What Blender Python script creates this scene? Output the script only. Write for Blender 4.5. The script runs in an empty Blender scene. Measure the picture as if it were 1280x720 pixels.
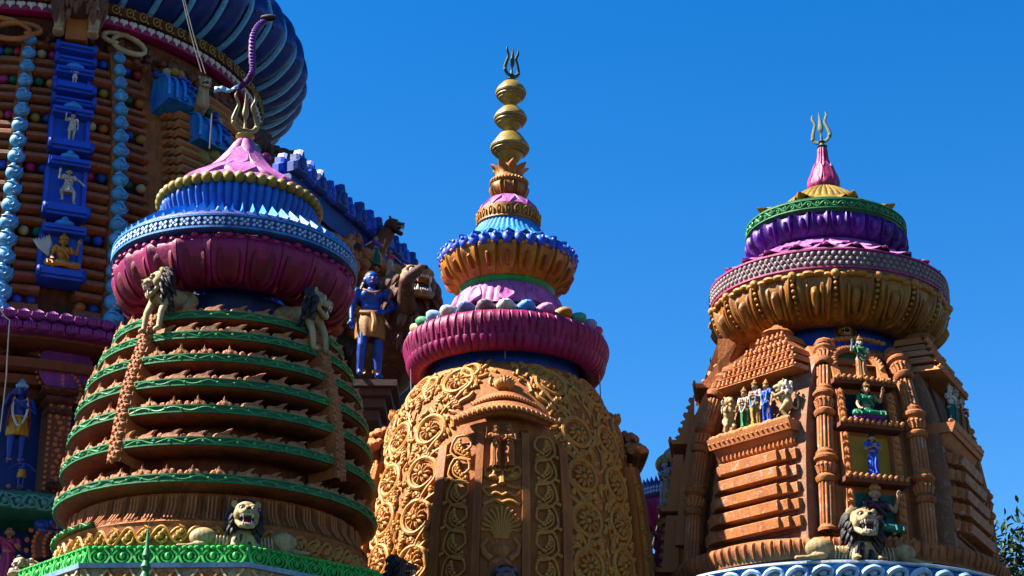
import bpy, math, random
from mathutils import Vector, Matrix, Euler
from bisect import bisect_left
random.seed(7)
PI = math.pi
R = math.radians
C = bpy.context.scene.collection
S = bpy.context.scene

# ------------------------------------------------------------------ camera, light, exposure
PITCH = R(22.0); FOC = 2300.0
CAM = Vector((0, 0, 1.6))
cd = bpy.data.cameras.new('camera'); cam = bpy.data.objects.new('camera', cd); C.objects.link(cam)
cam.location = CAM; cam.rotation_euler = (PI/2 + PITCH, 0, 0)
cd.sensor_width = 36; cd.lens = 36*FOC/1280; cd.clip_start = .1; cd.clip_end = 6000
S.camera = cam
SUN_AZ = 4.0; SUN_EL = 48.0            # azimuth: degrees in front of pure left
w = bpy.data.worlds.new('World'); S.world = w; w.use_nodes = True
nt = w.node_tree; nt.nodes.clear()
sky = nt.nodes.new('ShaderNodeTexSky'); sky.sky_type = 'NISHITA'; sky.sun_disc = False
sky.sun_elevation = R(SUN_EL); sky.sun_rotation = R(270 - SUN_AZ)
sky.air_density = 1.0; sky.dust_density = .15; sky.ozone_density = 3.0; sky.altitude = 0
hs = nt.nodes.new('ShaderNodeHueSaturation'); hs.inputs['Saturation'].default_value = 1.42
hs.inputs['Hue'].default_value = .506; hs.inputs['Value'].default_value = .86
bg = nt.nodes.new('ShaderNodeBackground'); bg.inputs['Strength'].default_value = .050
wo = nt.nodes.new('ShaderNodeOutputWorld')
nt.links.new(sky.outputs[0], hs.inputs['Color']); nt.links.new(hs.outputs[0], bg.inputs[0]); nt.links.new(bg.outputs[0], wo.inputs[0])
ld = bpy.data.lights.new('sun', 'SUN'); ld.energy = 5.0; ld.angle = R(.5); ld.color = (1, .92, .79)
sun = bpy.data.objects.new('sun', ld); C.objects.link(sun)
sdir = Vector((-math.cos(R(SUN_AZ))*math.cos(R(SUN_EL)), -math.sin(R(SUN_AZ))*math.cos(R(SUN_EL)), math.sin(R(SUN_EL))))
sun.rotation_euler = sdir.to_track_quat('Z', 'Y').to_euler(); sun.location = (-30, -10, 60)
S.view_settings.view_transform = 'Standard'; S.view_settings.look = 'None'
S.view_settings.exposure = 2.32; S.view_settings.gamma = 1; S.view_settings.use_curve_mapping = False

# ------------------------------------------------------------------ from the photograph's pixels to metres
cP, sP = math.cos(PITCH), math.sin(PITCH)
def ray(px, py):
    a = (px-640)/FOC; b = (360-py)/FOC
    return Vector((a, cP - sP*b, sP + cP*b))
def at(px, py, Y):
    d = ray(px, py); return CAM + d*(Y/d.y)
def mpp(Y, z): return (Y*cP + (z-1.6)*sP)/FOC        # metres per pixel

# ------------------------------------------------------------------ materials
def N(nt, t, **k):
    n = nt.nodes.new(t)
    for a, b in k.items(): setattr(n, a, b)
    return n
MATS = {}
def paint(name, col, col2=None, rough=.5, stain=.35, chips=None, bump=.35, scale=1.0, spec=.35, chipat=.63):
    if chips is None: chips, chipat = tuple(.55*v+.10 for v in col), .665
    tone = lambda q: tuple(.67*v**1.34 for v in q) if q else q
    col, col2, chips = tone(col), tone(col2), tone(chips)
    m = bpy.data.materials.new(name); m.use_nodes = True; nt = m.node_tree; L = nt.links
    b = nt.nodes['Principled BSDF']
    geo = N(nt, 'ShaderNodeNewGeometry')
    def noise(sc, det, vec=None, ro=.6):
        n = N(nt, 'ShaderNodeTexNoise'); n.inputs['Scale'].default_value = sc; n.inputs['Detail'].default_value = det
        n.inputs['Roughness'].default_value = ro
        L.new(vec or geo.outputs['Position'], n.inputs['Vector']); return n
    def ramp(src, a, bb, c0=(0,0,0,1), c1=(1,1,1,1)):
        r = N(nt, 'ShaderNodeValToRGB'); r.color_ramp.elements[0].position = a; r.color_ramp.elements[1].position = bb
        r.color_ramp.elements[0].color = c0; r.color_ramp.elements[1].color = c1
        L.new(src, r.inputs[0]); return r
    def mix(fac, A, B, mode='MIX'):
        x = N(nt, 'ShaderNodeMix', data_type='RGBA', blend_type=mode)
        for s, v in ((0, fac), (6, A), (7, B)):
            if hasattr(v, 'links'): L.new(v, x.inputs[s])
            else: x.inputs[s].default_value = v
        return x.outputs[2]
    rough = min(.9, rough+.09); stain = min(.75, stain*1.35); c = (*col, 1); c2 = (*(col2 or tuple(v*.62 for v in col)), 1)
    n1 = noise(1.7*scale, 7)
    base = mix(ramp(n1.outputs['Fac'], .38, .66).outputs[0], c, c2)
    if chips:
        n4 = noise(4.5*scale, 9, ro=.72)
        base = mix(ramp(n4.outputs['Fac'], chipat-.02, chipat+.035).outputs[0], base, (*chips, 1))
    mp = N(nt, 'ShaderNodeMapping'); mp.inputs['Scale'].default_value = (5, 5, .7); L.new(geo.outputs['Position'], mp.inputs[0])
    n2 = noise(1.0*scale, 6, mp.outputs[0], .7)
    dk = 1-stain
    r2 = ramp(n2.outputs['Fac'], .42, .70, (1,1,1,1), (dk, dk*.97, dk*.93, 1))
    base = mix(1.0, base, r2.outputs[0], 'MULTIPLY')
    # fine grain, rain streaks and rubbed edges
    n5 = noise(38*scale, 4); base = mix(1.0, base, ramp(n5.outputs['Fac'], .30, .70, (.80,.79,.78,1), (1.12,1.12,1.12,1)).outputs[0], 'MULTIPLY')
    mp2 = N(nt, 'ShaderNodeMapping'); mp2.inputs['Scale'].default_value = (16, 16, .9); L.new(geo.outputs['Position'], mp2.inputs[0])
    n6 = noise(1.0*scale, 5, mp2.outputs[0], .65); k6 = 1-stain*.8
    base = mix(1.0, base, ramp(n6.outputs['Fac'], .52, .72, (1,1,1,1), (k6, k6*.96, k6*.92, 1)).outputs[0], 'MULTIPLY')
    worn = tuple(min(1, v*1.3+.02) for v in col)
    base = mix(ramp(geo.outputs['Pointiness'], .53, .60, (0,0,0,1), (.45,.45,.45,1)).outputs[0], base, (*worn, 1))
    L.new(base, b.inputs['Base Color'])
    n3 = noise(16*scale, 8, ro=.75)
    rr = ramp(n3.outputs['Fac'], .3, .75, (rough*.75,)*3+(1,), (min(1, rough*1.35),)*3+(1,)); L.new(rr.outputs[0], b.inputs['Roughness'])
    b.inputs['Specular IOR Level'].default_value = spec*.75
    bp = N(nt, 'ShaderNodeBump'); bp.inputs['Strength'].default_value = bump; bp.inputs['Distance'].default_value = .05
    L.new(n3.outputs['Fac'], bp.inputs['Height']); L.new(bp.outputs[0], b.inputs['Normal'])
    MATS[name] = m; return m
P = paint
DRUM = P('drum_blue', (.03, .27, .80), (.02, .18, .66), .42, .3, None, .2)
STONE = P('terracotta_paint', (.56, .24, .085), (.44, .17, .05), .6, .35, (.50, .36, .27), .5, chipat=.68)
STONEL = P('pink_terracotta', (.60, .27, .085), (.47, .18, .045), .6, .30, (.30, .15, .08), .45)
OCHRE = P('ochre_relief', (.62, .33, .07), (.50, .22, .04), .45, .25, (.60, .38, .15), .3, chipat=.66)
OCHRED = P('deep_ochre', (.52, .21, .025), (.42, .15, .02), .45, .3, None, .3)
SHADE_STONE = P('shade_toned_stone', (.15, .065, .04), (.08, .04, .03), .8, .5, (.24, .15, .11), .7, chipat=.62)  # stone darkened so its colour carries the shade of the right flank
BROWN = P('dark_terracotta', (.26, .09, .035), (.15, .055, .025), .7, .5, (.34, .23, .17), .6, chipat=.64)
PLANK = P('weathered_course', (.44, .17, .065), (.28, .10, .04), .55, .5, (.42, .32, .25), .6, 1.6, chipat=.58)
COURSE = P('lime_streaked_course', (.60, .27, .10), (.48, .19, .055), .6, .25, (.55, .42, .33), .45, 1.3, chipat=.57)
CREST = P('crest_orange', (.60, .28, .12), (.45, .18, .07), .6, .4, (.60, .45, .32), .5)
GREEN = P('green_enamel', (.010, .17, .07), (.008, .11, .05), .35, .3, None, .25)
GREENL = P('light_green_enamel', (.08, .38, .16), (.04, .26, .10), .4, .3, None, .25)
GREENB = P('bright_green_enamel', (.055, .50, .09), (.02, .36, .10), .4, .2, None, .25)
TEAL = P('teal_paint', (.02, .24, .18), (.015, .16, .13), .4, .35, None, .3)
BLUE = P('blue_enamel', (.015, .14, .66), (.012, .09, .50), .38, .3, None, .25)
BLUED = P('deep_blue_enamel', (.008, .09, .38), (.006, .06, .28), .38, .3, None, .25)
BLUEN = P('neck_blue', (.010, .13, .62), (.010, .10, .50), .45, .2, None, .2)
BLUEL = P('sky_blue_enamel', (.07, .40, .82), (.04, .27, .70), .38, .3, (.45, .60, .72), .3, chipat=.66)
BLUES = P('shell_blue', (.18, .52, .78), (.08, .32, .62), .35, .35, (.60, .72, .78), .3, chipat=.60)
BLUEP = P('pale_blue', (.42, .62, .80), (.25, .45, .70), .4, .25, None, .3)
VIOLET = P('violet_blue', (.10, .13, .45), (.07, .09, .34), .45, .3, None, .3)
PURPLE = P('purple_enamel', (.20, .04, .46), (.10, .02, .26), .33, .3, None, .25)
LOTUS = P('lotus_purple', (.32, .05, .34), (.20, .03, .24), .4, .35, None, .25)
MAGENTA = P('magenta_enamel', (.44, .012, .19), (.32, .010, .14), .38, .25, None, .3)
MAGRED = P('crimson_inside', (.34, .012, .07), (.22, .010, .06), .5, .3, None, .3)
PINK = P('pink_enamel', (.62, .24, .55), (.52, .18, .46), .45, .3, (.68, .45, .60), .3)
PINKD = P('rose_enamel', (.55, .08, .26), (.42, .06, .25), .4, .3, None, .3)
GOLD = P('yellow_gold_paint', (.62, .32, .035), (.48, .20, .02), .38, .35, None, .3)
GOLDD = P('ochre_gold_petal', (.50, .26, .045), (.36, .15, .025), .4, .4, None, .3)
BRASS = P('dull_brass_paint', (.40, .31, .06), (.30, .22, .04), .35, .3, None, .15, spec=.6)
OLIVE = P('olive_gold_bead', (.44, .33, .055), (.30, .20, .03), .4, .35, None, .2)
VERD = P('green_patina_metal', (.10, .17, .11), (.05, .10, .07), .5, .3, (.22, .20, .07), .2, spec=.4)
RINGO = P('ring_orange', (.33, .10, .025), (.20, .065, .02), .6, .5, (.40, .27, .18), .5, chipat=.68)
CREAM = P('cream_paint', (.62, .50, .30), (.48, .34, .16), .5, .35, (.30, .22, .14), .35, chipat=.67)
WHITE = P('old_white_paint', (.70, .68, .62), (.52, .50, .46), .5, .4, (.32, .28, .22), .35, chipat=.68)
MANE = P('dark_mane', (.045, .03, .04), (.025, .018, .022), .4, .3, None, .4)
MANEB = P('brown_mane', (.23, .10, .055), (.13, .055, .03), .5, .4, (.45, .33, .22), .4, chipat=.62)
RED = P('red_paint', (.45, .03, .03), None, .4, .3)
TONGUE = P('tongue_pink', (.60, .14, .16), None, .3, .1)
BLACK = P('black_paint', (.012, .012, .014), None, .4, .1)
DARK = P('mouth_dark', (.06, .012, .012), None, .6, .1)
YELLOW = P('yellow_cloth', (.62, .40, .04), (.5, .28, .03), .45, .3)
SKINB = P('blue_skin', (.02, .12, .50), (.015, .08, .40), .33, .2, None, .15)
SKINP = P('pale_skin', (.62, .42, .28), (.52, .32, .2), .45, .3, None, .2)
SKINY = P('yellow_skin', (.62, .44, .13), (.5, .33, .10), .4, .25, None, .2)
GREY = P('band_grey_pink', (.34, .25, .27), (.24, .17, .20), .5, .4, None, .3)
PLASTER = P('bare_plaster', (.34, .19, .11), (.40, .15, .055), .8, .5, (.46, .40, .34), .7, chipat=.56)
GROUND = P('dark_ground', (.055, .060, .035), (.04, .045, .03), .9, .3, None, .4, .3)
LEAF = P('leaf_green', (.05, .11, .02), (.03, .07, .015), .45, .1, None, .1)
BARK = P('bark', (.12, .08, .05), None, .8, .4, None, .8)
STEEL = P('cable_grey', (.35, .33, .30), None, .4, .1, None, .1)

# ------------------------------------------------------------------ mesh helpers
class MB:
    def __init__(s): s.v = []; s.f = []
    def add(s, v, f, m=None):
        o = len(s.v)
        s.v += [tuple(m @ Vector(p)) for p in v] if m is not None else [tuple(p) for p in v]
        s.f += [tuple(i+o for i in q) for q in f]; return s
    def mesh(s, name='mesh', smooth=35):
        me = bpy.data.meshes.new(name); me.from_pydata(s.v, [], s.f); me.update()
        if smooth:
            me.polygons.foreach_set('use_smooth', [True]*len(me.polygons)); me.set_sharp_from_angle(angle=R(smooth))
        return me
    def build(s, name, mat, parent=None, smooth=35): return obj(name, s.mesh(name, smooth), mat, parent)
    # shapes
    def box(s, c, h, rot=None, top=1.0, m=None):
        v = []
        for z in (-1, 1):
            k = top if z > 0 else 1
            for x, y in ((-1,-1),(1,-1),(1,1),(-1,1)): v.append(Vector((x*h[0]*k, y*h[1]*k, z*h[2])))
        M4 = Matrix.Translation(c) @ (Euler(rot).to_matrix().to_4x4() if rot else Matrix())
        if m is not None: M4 = m @ M4
        return s.add(v, [(0,3,2,1),(4,5,6,7),(0,1,5,4),(1,2,6,5),(2,3,7,6),(3,0,4,7)], M4)
    def ball(s, c, r, rot=None, seg=10, rings=7, m=None):
        if not hasattr(r, '__len__'): r = (r, r, r)
        v = [(0, 0, r[2])]; f = []
        for i in range(1, rings):
            p = PI*i/rings
            for j in range(seg):
                a = 2*PI*j/seg; v.append((r[0]*math.sin(p)*math.cos(a), r[1]*math.sin(p)*math.sin(a), r[2]*math.cos(p)))
        v.append((0, 0, -r[2])); n = len(v)-1
        for j in range(seg): f.append((0, 1+j, 1+(j+1) % seg))
        for i in range(rings-2):
            for j in range(seg):
                a = 1+i*seg+j; b = 1+i*seg+(j+1) % seg; f.append((a, a+seg, b+seg, b))
        for j in range(seg): f.append((n, 1+(rings-2)*seg+(j+1) % seg, 1+(rings-2)*seg+j))
        M4 = Matrix.Translation(c) @ (Euler(rot).to_matrix().to_4x4() if rot else Matrix())
        if m is not None: M4 = m @ M4
        return s.add(v, f, M4)
    def tube(s, pts, rad, seg=7, flat=1.0, nrm=None, m=None):
        pts = [Vector(p) for p in pts]; n = len(pts)
        if not hasattr(rad, '__len__'): rad = [rad]*n
        v = []; f = []; ref = None
        for i, p in enumerate(pts):
            t = (pts[min(i+1, n-1)] - pts[max(i-1, 0)])
            t = t.normalized() if t.length > 1e-9 else Vector((0, 0, 1))
            if nrm is not None: a = Vector(nrm[i] if isinstance(nrm, list) else nrm)
            elif ref is None: a = Vector((0, 1, 0)) if abs(t.y) < .8 else Vector((1, 0, 0))
            else: a = ref
            a = (a - t*a.dot(t)); a = a.normalized() if a.length > 1e-6 else t.orthogonal().normalized()
            ref = a; b = t.cross(a)
            for j in range(seg):
                q = 2*PI*j/seg; v.append(p + a*(math.cos(q)*rad[i]*flat) + b*(math.sin(q)*rad[i]))
        for i in range(n-1):
            for j in range(seg):
                A = i*seg+j; B = i*seg+(j+1) % seg; f.append((A, B, B+seg, A+seg))
        f.append(tuple(reversed(range(seg)))); f.append(tuple(range((n-1)*seg, n*seg)))
        return s.add(v, f, m)
    def cap(s, a, b, ra, rb, seg=10, m=None):      # capsule
        a, b = Vector(a), Vector(b); s.ball(a, ra, seg=seg, rings=6, m=m); s.ball(b, rb, seg=seg, rings=6, m=m)
        return s.tube([a, b], [ra, rb], seg, m=m)
    def lathe(s, prof, seg=96, a0=0, a1=2*PI, mod=None, m=None, c=(0, 0)):
        full = abs(a1-a0-2*PI) < 1e-6; n = seg if full else seg+1; v = []; f = []; k = len(prof)
        for j in range(n):
            a = a0+(a1-a0)*j/seg
            for i, (r, z) in enumerate(prof):
                if mod: r, z = mod(a, i/(k-1), r, z)
                v.append((c[0]+r*math.sin(a), c[1]-r*math.cos(a), z))
        for j in range(n if full else n-1):
            q = (j+1) % n
            for i in range(k-1): f.append((j*k+i, j*k+i+1, q*k+i+1, q*k+i))
        if not full: f.append(tuple(range(k-1, -1, -1))); f.append(tuple(range((n-1)*k, n*k)))
        return s.add(v, f, m)
    def prism(s, outline, depth, m=None, bev=0.0):  # outline in x,z ; extruded along y (front at -y)
        n = len(outline); cx = sum(p[0] for p in outline)/n; cz = sum(p[1] for p in outline)/n
        def sc(k): return [(cx+(x-cx)*k, cz+(z-cz)*k) for x, z in outline]
        L = [(outline, 0), (outline, -depth*(1-.35 if bev else 1))]
        if bev: L.append((sc(1-bev), -depth))
        v = [(x, y, z) for o, y in L for x, z in o]; f = []
        for l in range(len(L)-1):
            for j in range(n):
                A = l*n+j; B = l*n+(j+1) % n; f.append((A, B, B+n, A+n))
        f.append(tuple(range((len(L)-1)*n, len(L)*n))); f.append(tuple(reversed(range(n))))
        return s.add(v, f, m)
def obj(name, me, mat, parent=None):
    o = bpy.data.objects.new(name, me); C.objects.link(o)
    if len(me.materials) == 0: me.materials.append(mat)
    elif me.materials[0] is not mat:
        o.material_slots[0].link = 'OBJECT'; o.material_slots[0].material = mat
    if parent is not None: o.parent = parent
    return o
def thing(name, label, cat, loc=(0, 0, 0), rot=(0, 0, 0), group=None, parent=None):
    o = bpy.data.objects.new(name, None); C.objects.link(o); o.location = loc; o.rotation_euler = rot
    o['label'] = label; o['category'] = cat; o.empty_display_size = .2
    if group: o['group'] = group
    return o
def tag(o, label, cat, group=None):
    o['label'] = label; o['category'] = cat
    if group: o['group'] = group
    return o
def inst(o, me, mat, name, parent, mtx=None, rz=None):
    c = obj(name, me, mat, parent)
    if mtx is not None: c.matrix_local = mtx
    if rz is not None: c.rotation_euler = (0, 0, rz)
    return c
def copy_tree(o, parent=None):
    c = o.copy(); C.objects.link(c); c.parent = parent
    for ch in [x for x in bpy.data.objects if x.parent is o]: copy_tree(ch, c)
    return c
def spl(pts, k=4):                                  # Catmull-Rom through points of any dimension
    out = []; n = len(pts)
    for i in range(n-1):
        p0, p1, p2, p3 = pts[max(i-1, 0)], pts[i], pts[i+1], pts[min(i+2, n-1)]
        for j in range(k):
            t = j/k
            out.append(tuple(.5*((2*b)+(-a+c)*t+(2*a-5*b+4*c-d)*t*t+(-a+3*b-3*c+d)*t**3) for a, b, c, d in zip(p0, p1, p2, p3)))
    out.append(tuple(pts[-1])); return out
def petal(path, hw, bulge, nu=8, rim=0.0, sink=.015, k=3, rimpos=.8, a=0.0):
    """one petal lying on a surface of revolution at angle a; path [(r,z)], hw half widths in metres"""
    full = spl([(p[0], p[1], h) for p, h in zip(path, hw)], k); n = len(full); v = []; f = []
    for i, (r, z, h) in enumerate(full):
        q0 = full[max(i-1, 0)]; q1 = full[min(i+1, n-1)]
        dr, dz = q1[0]-q0[0], q1[1]-q0[1]; L = math.hypot(dr, dz) or 1; nr, nz = abs(dz)/L, -dr/L*(1 if dz > 0 else -1)
        t = i/(n-1); env = min(1, 4*t+.25)*min(1, 4*(1-t)+.12)
        for j in range(nu+1):
            u = -1+2*j/nu; th = a + max(h, .001)*u/max(r, .02)
            b = bulge*(1-abs(u)**2.4)*env
            if rim: b = bulge*.35*(1-abs(u)**8)*env + rim*math.exp(-((abs(u)-rimpos)/.16)**2)*env
            if j in (0, nu): b = -sink
            rr = r+nr*b; v.append((rr*math.sin(th), -rr*math.cos(th), z+nz*b))
    for i in range(n-1):
        for j in range(nu):
            A = i*(nu+1)+j; f.append((A, A+1, A+nu+2, A+nu+1))
    return v, f
def blob(mb, voxel, smooth=4):
    """melt the shapes of mb into one continuous skin"""
    me = mb.mesh('blob', 0); o = bpy.data.objects.new('blob', me); C.objects.link(o)
    md = o.modifiers.new('r', 'REMESH'); md.mode = 'VOXEL'; md.voxel_size = voxel; md.use_smooth_shade = True
    if smooth:
        sm = o.modifiers.new('s', 'SMOOTH'); sm.factor = .5; sm.iterations = smooth
    dg = bpy.context.evaluated_depsgraph_get(); dg.update()
    r = bpy.data.meshes.new_from_object(o.evaluated_get(dg)); bpy.data.objects.remove(o); bpy.data.meshes.remove(me)
    r.polygons.foreach_set('use_smooth', [True]*len(r.polygons)); return r

# ------------------------------------------------------------------ towers: round bodies set out from pixel profiles at their own distance
class Tower:
    def __init__(s, name, label, cat, D, top, bot):
        s.D = D; pt, pb = at(*top, D), at(*bot, D)
        s.phi = math.atan((pt.x-pb.x)/(pt.z-pb.z)); s.x0 = pb.x - math.tan(s.phi)*pb.z
        s.root = thing(name, label, cat, (s.x0, D, 0), (0, s.phi, 0))
        s.M = Matrix.Translation((s.x0, D, 0)) @ Euler((0, s.phi, 0)).to_matrix().to_4x4(); s.Mi = s.M.inverted()
    def z(s, y): return at(640, y, s.D).z
    def zn(s, y, near): return at(640, y, s.D-near).z   # height of a point `near` metres in front of the axis seen at row y
    def wz(s, w, y): z = s.z(y); return (w*mpp(s.D, z), z)
    def prof(s, L, k=0):
        p = [s.wz(*q) for q in L]; return spl(p, k) if k else p
    def setbody(s, pr): s.body = sorted([(z, r) for r, z in pr])
    def rf(s, z):
        b = s.body
        if z <= b[0][0]: return b[0][1]
        if z >= b[-1][0]: return b[-1][1]
        i = bisect_left(b, (z, -1)); (z0, r0), (z1, r1) = b[i-1], b[i]
        return r0+(r1-r0)*(z-z0)/max(z1-z0, 1e-9)
    def hit(s, px, py, off=0):
        d = ray(px, py); o = s.Mi @ CAM; dd = (s.Mi.to_3x3() @ d)/d.y; t = s.D*.6
        lo = None; best = (9, t)
        while t < s.D+1:
            p = o+dd*t; g = math.hypot(p.x, p.y)-(s.rf(p.z)+off)
            if g < best[0]: best = (g, t)
            if g < 0: break
            t += .04
        else: t = best[1]
        p = o+dd*t; return math.atan2(p.x, -p.y), p.z
    def pt(s, th, z, off=0): r = s.rf(z)+off; return Vector((r*math.sin(th), -r*math.cos(th), z))
    def frame(s, th, z, off=0, sc=1):
        """matrix: x tangent (to the right), y into the wall, z up along the wall"""
        p = s.pt(th, z, off); up = (s.pt(th, z+.1, off)-s.pt(th, z-.1, off)).normalized(); t = Vector((math.cos(th), math.sin(th), 0))
        y = up.cross(t); M = Matrix((t, y, up)).transposed().to_4x4() @ Matrix.Scale(sc, 4); M.translation = p; return M
    def loc(s, v): return s.M @ Vector(v)
def ringpart(T, name, prof, mat, seg=128, mod=None, parent=None, smooth=35, **k):
    return MB().lathe(prof, seg, mod=mod, **k).build(name, mat, parent or T.root, smooth)
def around(parent, name, me, mat, n, ph=0.0, a0=-PI, a1=PI, mats=None):
    out = []
    for i in range(n):
        a = ph+2*PI*i/n; a = (a+PI) % (2*PI)-PI
        if a0 <= a <= a1: out.append(inst(None, me, (mats[i % len(mats)] if mats else mat), name, parent, rz=a))
    return out
def flute(n, amp, zamp=0.0, pw=1.0):
    def m(a, t, r, z):
        c = abs(math.cos(a*n/2))**pw; return r+amp*(c-.5), z+zamp*c
    return m

# ------------------------------------------------------------------ figures
def trident(parent, z, h, mat=VERD, x=0, rz=0.0, lean=0.0, w=.42):
    base = MB().lathe([(0, -.04), (.09, -.04), (.13, .02), (.07, .06), (.05, .12), (.085, .16), (.04, .2), (.03, .3), (0, .32)], 16)
    base.tube(spl([(-.02, 0, .17), (.0, 0, .16), (.02, 0, .17)], 2), .05)
    M4 = Matrix.Translation((x, 0, z)) @ Euler((0, lean, rz)).to_matrix().to_4x4() @ Matrix.Scale(h, 4)
    b = inst(None, base.mesh('trident'), mat, 'trident', parent, M4)
    for sgn in (-1, 0, 1):
        q = MB()
        if sgn: pts = [(0, 0, .16), (sgn*.16*w/.42, 0, .17), (sgn*w*.62, 0, .30), (sgn*w*.50, 0, .50), (sgn*w*.36, 0, .68), (sgn*w*.52, 0, .85), (sgn*w*.46, 0, .97)]
        else: pts = [(0, 0, .2), (0, 0, .38), (0, 0, .5), (.01, 0, .7), (0, 0, 1.0)]
        rr = [.05, .05, .055, .045, .04, .035, .004] if sgn else [.035, .03, .075, .05, .003]
        pr = spl([(*p, r) for p, r in zip(pts, rr)], 4)
        q.tube([p[:3] for p in pr], [max(.003, p[3]) for p in pr], 8, flat=.55, nrm=(0, 1, 0))
        if sgn: q.ball((sgn*w*.62, 0, .27), .05, seg=8, rings=5)
        obj('prong', q.mesh('prong'), mat, b)
    return b

LIONC = {}
def lion_head_meshes(voxel=.045):
    if 'skin' in LIONC: return LIONC
    h = MB()
    h.ball((0, .1, .1), (.80, .85, .78), seg=20, rings=14)
    h.ball((0, -.62, .02), (.50, .55, .30), seg=16, rings=10)
    h.ball((-.2, -.98, -.02), (.25, .26, .24), seg=12, rings=8); h.ball((.2, -.98, -.02), (.25, .26, .24), seg=12, rings=8)
    h.ball((0, -1.12, .16), (.19, .14, .13), seg=12, rings=8)
    h.cap((0, -.45, .32), (0, -1.0, .20), .20, .14)
    for sx in (-1, 1):
        h.ball((sx*.36, -.55, .44), (.22, .18, .15), seg=12, rings=8)
        h.ball((sx*.58, -.28, -.12), (.26, .36, .42), seg=12, rings=8)
        h.tube([(sx*.62, -.25, -.45), (sx*.36, -.80, -.88), (0, -1.02, -.92)], [.19, .17, .16], 10)
        h.ball((sx*.74, .05, .66), (.24, .10, .27), rot=(0, sx*.5, sx*.3), seg=12, rings=8)
    h.ball((0, -.75, -.90), (.36, .40, .13), rot=(.45, 0, 0), seg=14, rings=8)
    h.ball((0, .3, -.5), (.55, .5, .6), seg=14, rings=8)
    LIONC['skin'] = blob(h, voxel, 3)
    d = MB(); d.ball((0, -.35, -.42), (.50, .42, .40), seg=12, rings=8); LIONC['mouth'] = d.mesh('mouth')
    t = MB(); t.tube(spl([(0, -.2, -.62), (0, -.62, -.66), (0, -.95, -.78), (0, -1.06, -.88)], 3), [.22]*8+[.18, .06], 8, flat=.4, nrm=(0, 0, 1)); LIONC['tongue'] = t.mesh('tongue')
    t = MB()
    for sx in (-1, 1):
        t.tube([(sx*.28, -1.08, -.12), (sx*.29, -1.1, -.30), (sx*.26, -1.06, -.47)], [.075, .06, .005], 6)
        t.tube([(sx*.27, -1.0, -.82), (sx*.27, -1.03, -.68), (sx*.25, -1.0, -.52)], [.075, .055, .005], 6)
        for k in range(3):
            t.tube([(sx*(.38+.03*k), -.92+.18*k, -.18), (sx*(.38+.03*k), -.92+.18*k, -.32)], [.055, .01], 5)
            t.tube([(sx*(.33+.05*k), -.86+.17*k, -.78+.05*k), (sx*(.33+.05*k), -.86+.17*k, -.62+.05*k)], [.055, .01], 5)
    for k in (-1.5, -.5, .5, 1.5):
        t.tube([(k*.1, -1.17, -.16), (k*.1, -1.17, -.27)], [.05, .03], 5); t.tube([(k*.1, -1.08, -.86), (k*.1, -1.1, -.74)], [.05, .03], 5)
    LIONC['teeth'] = t.mesh('teeth')
    for nm, rr, y in (('eye', .115, -.665), ('pupil', .078, -.745)):
        e = MB()
        for sx in (-1, 1): e.ball((sx*.36, y, .30), rr, seg=10, rings=7)
        LIONC[nm] = e.mesh(nm)
    e = MB(); e.ball((0, -1.22, .19), (.17, .09, .10), seg=10, rings=6); LIONC['nose'] = e.mesh('nose')
    return LIONC
def mane_mesh(drop=1.6, n=150, wide=1.02, seed=1, front=.1):
    rnd = random.Random(seed); m = MB()
    m.ball((0, .40, -.28*drop), (.76*wide, .55, .66+.28*drop), seg=16, rings=10)
    for i in range(n):
        a = rnd.uniform(-PI, PI); t = rnd.random()          # angle round the face, depth back along the neck
        if math.cos(a) > .3 and t < .45: t = .45+.5*rnd.random()
        rx, rz = .72+.12*t, .74+.16*t
        p = Vector((rx*wide*math.sin(a), front-.28+.9*t, .05+rz*math.cos(a)))
        if math.cos(a) < .2: p.z -= drop*.55*rnd.random()*(.2-math.cos(a))*1.3
        L = rnd.uniform(.35, .62); out = Vector((math.sin(a)*.8, -.15+.6*t, math.cos(a)*.6-.75)); out.normalize()
        q = p + Vector((math.sin(a)*.12, -.1, math.cos(a)*.12)); e = q+out*L*.6+Vector((0, 0, -.1)); g = e+Vector((out.x*.1, .05, -L*.45))
        m.tube(spl([tuple(p), tuple(q), tuple(e), tuple(g)], 2), [.10, .125, .13, .125, .10, .07, .012], 5)
    return m.mesh('mane')
MANES = {}
def lion_head(parent, mtx, skin=CREAM, mane=MANE, drop=1.6, seed=1, mane_on=True, fierce=True):
    L = lion_head_meshes(); h = inst(None, L['skin'], skin, 'head', parent, mtx)
    obj('mouth', L['mouth'], DARK, h); obj('tongue', L['tongue'], TONGUE, h); obj('teeth', L['teeth'], WHITE, h)
    obj('eye', L['eye'], WHITE, h); obj('pupil', L['pupil'], BLACK, h); obj('nose', L['nose'], MANE, h)
    if mane_on:
        k = (drop, seed)
        if k not in MANES: MANES[k] = mane_mesh(drop, seed=seed)
        obj('mane', MANES[k], mane, h)
    return h

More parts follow.
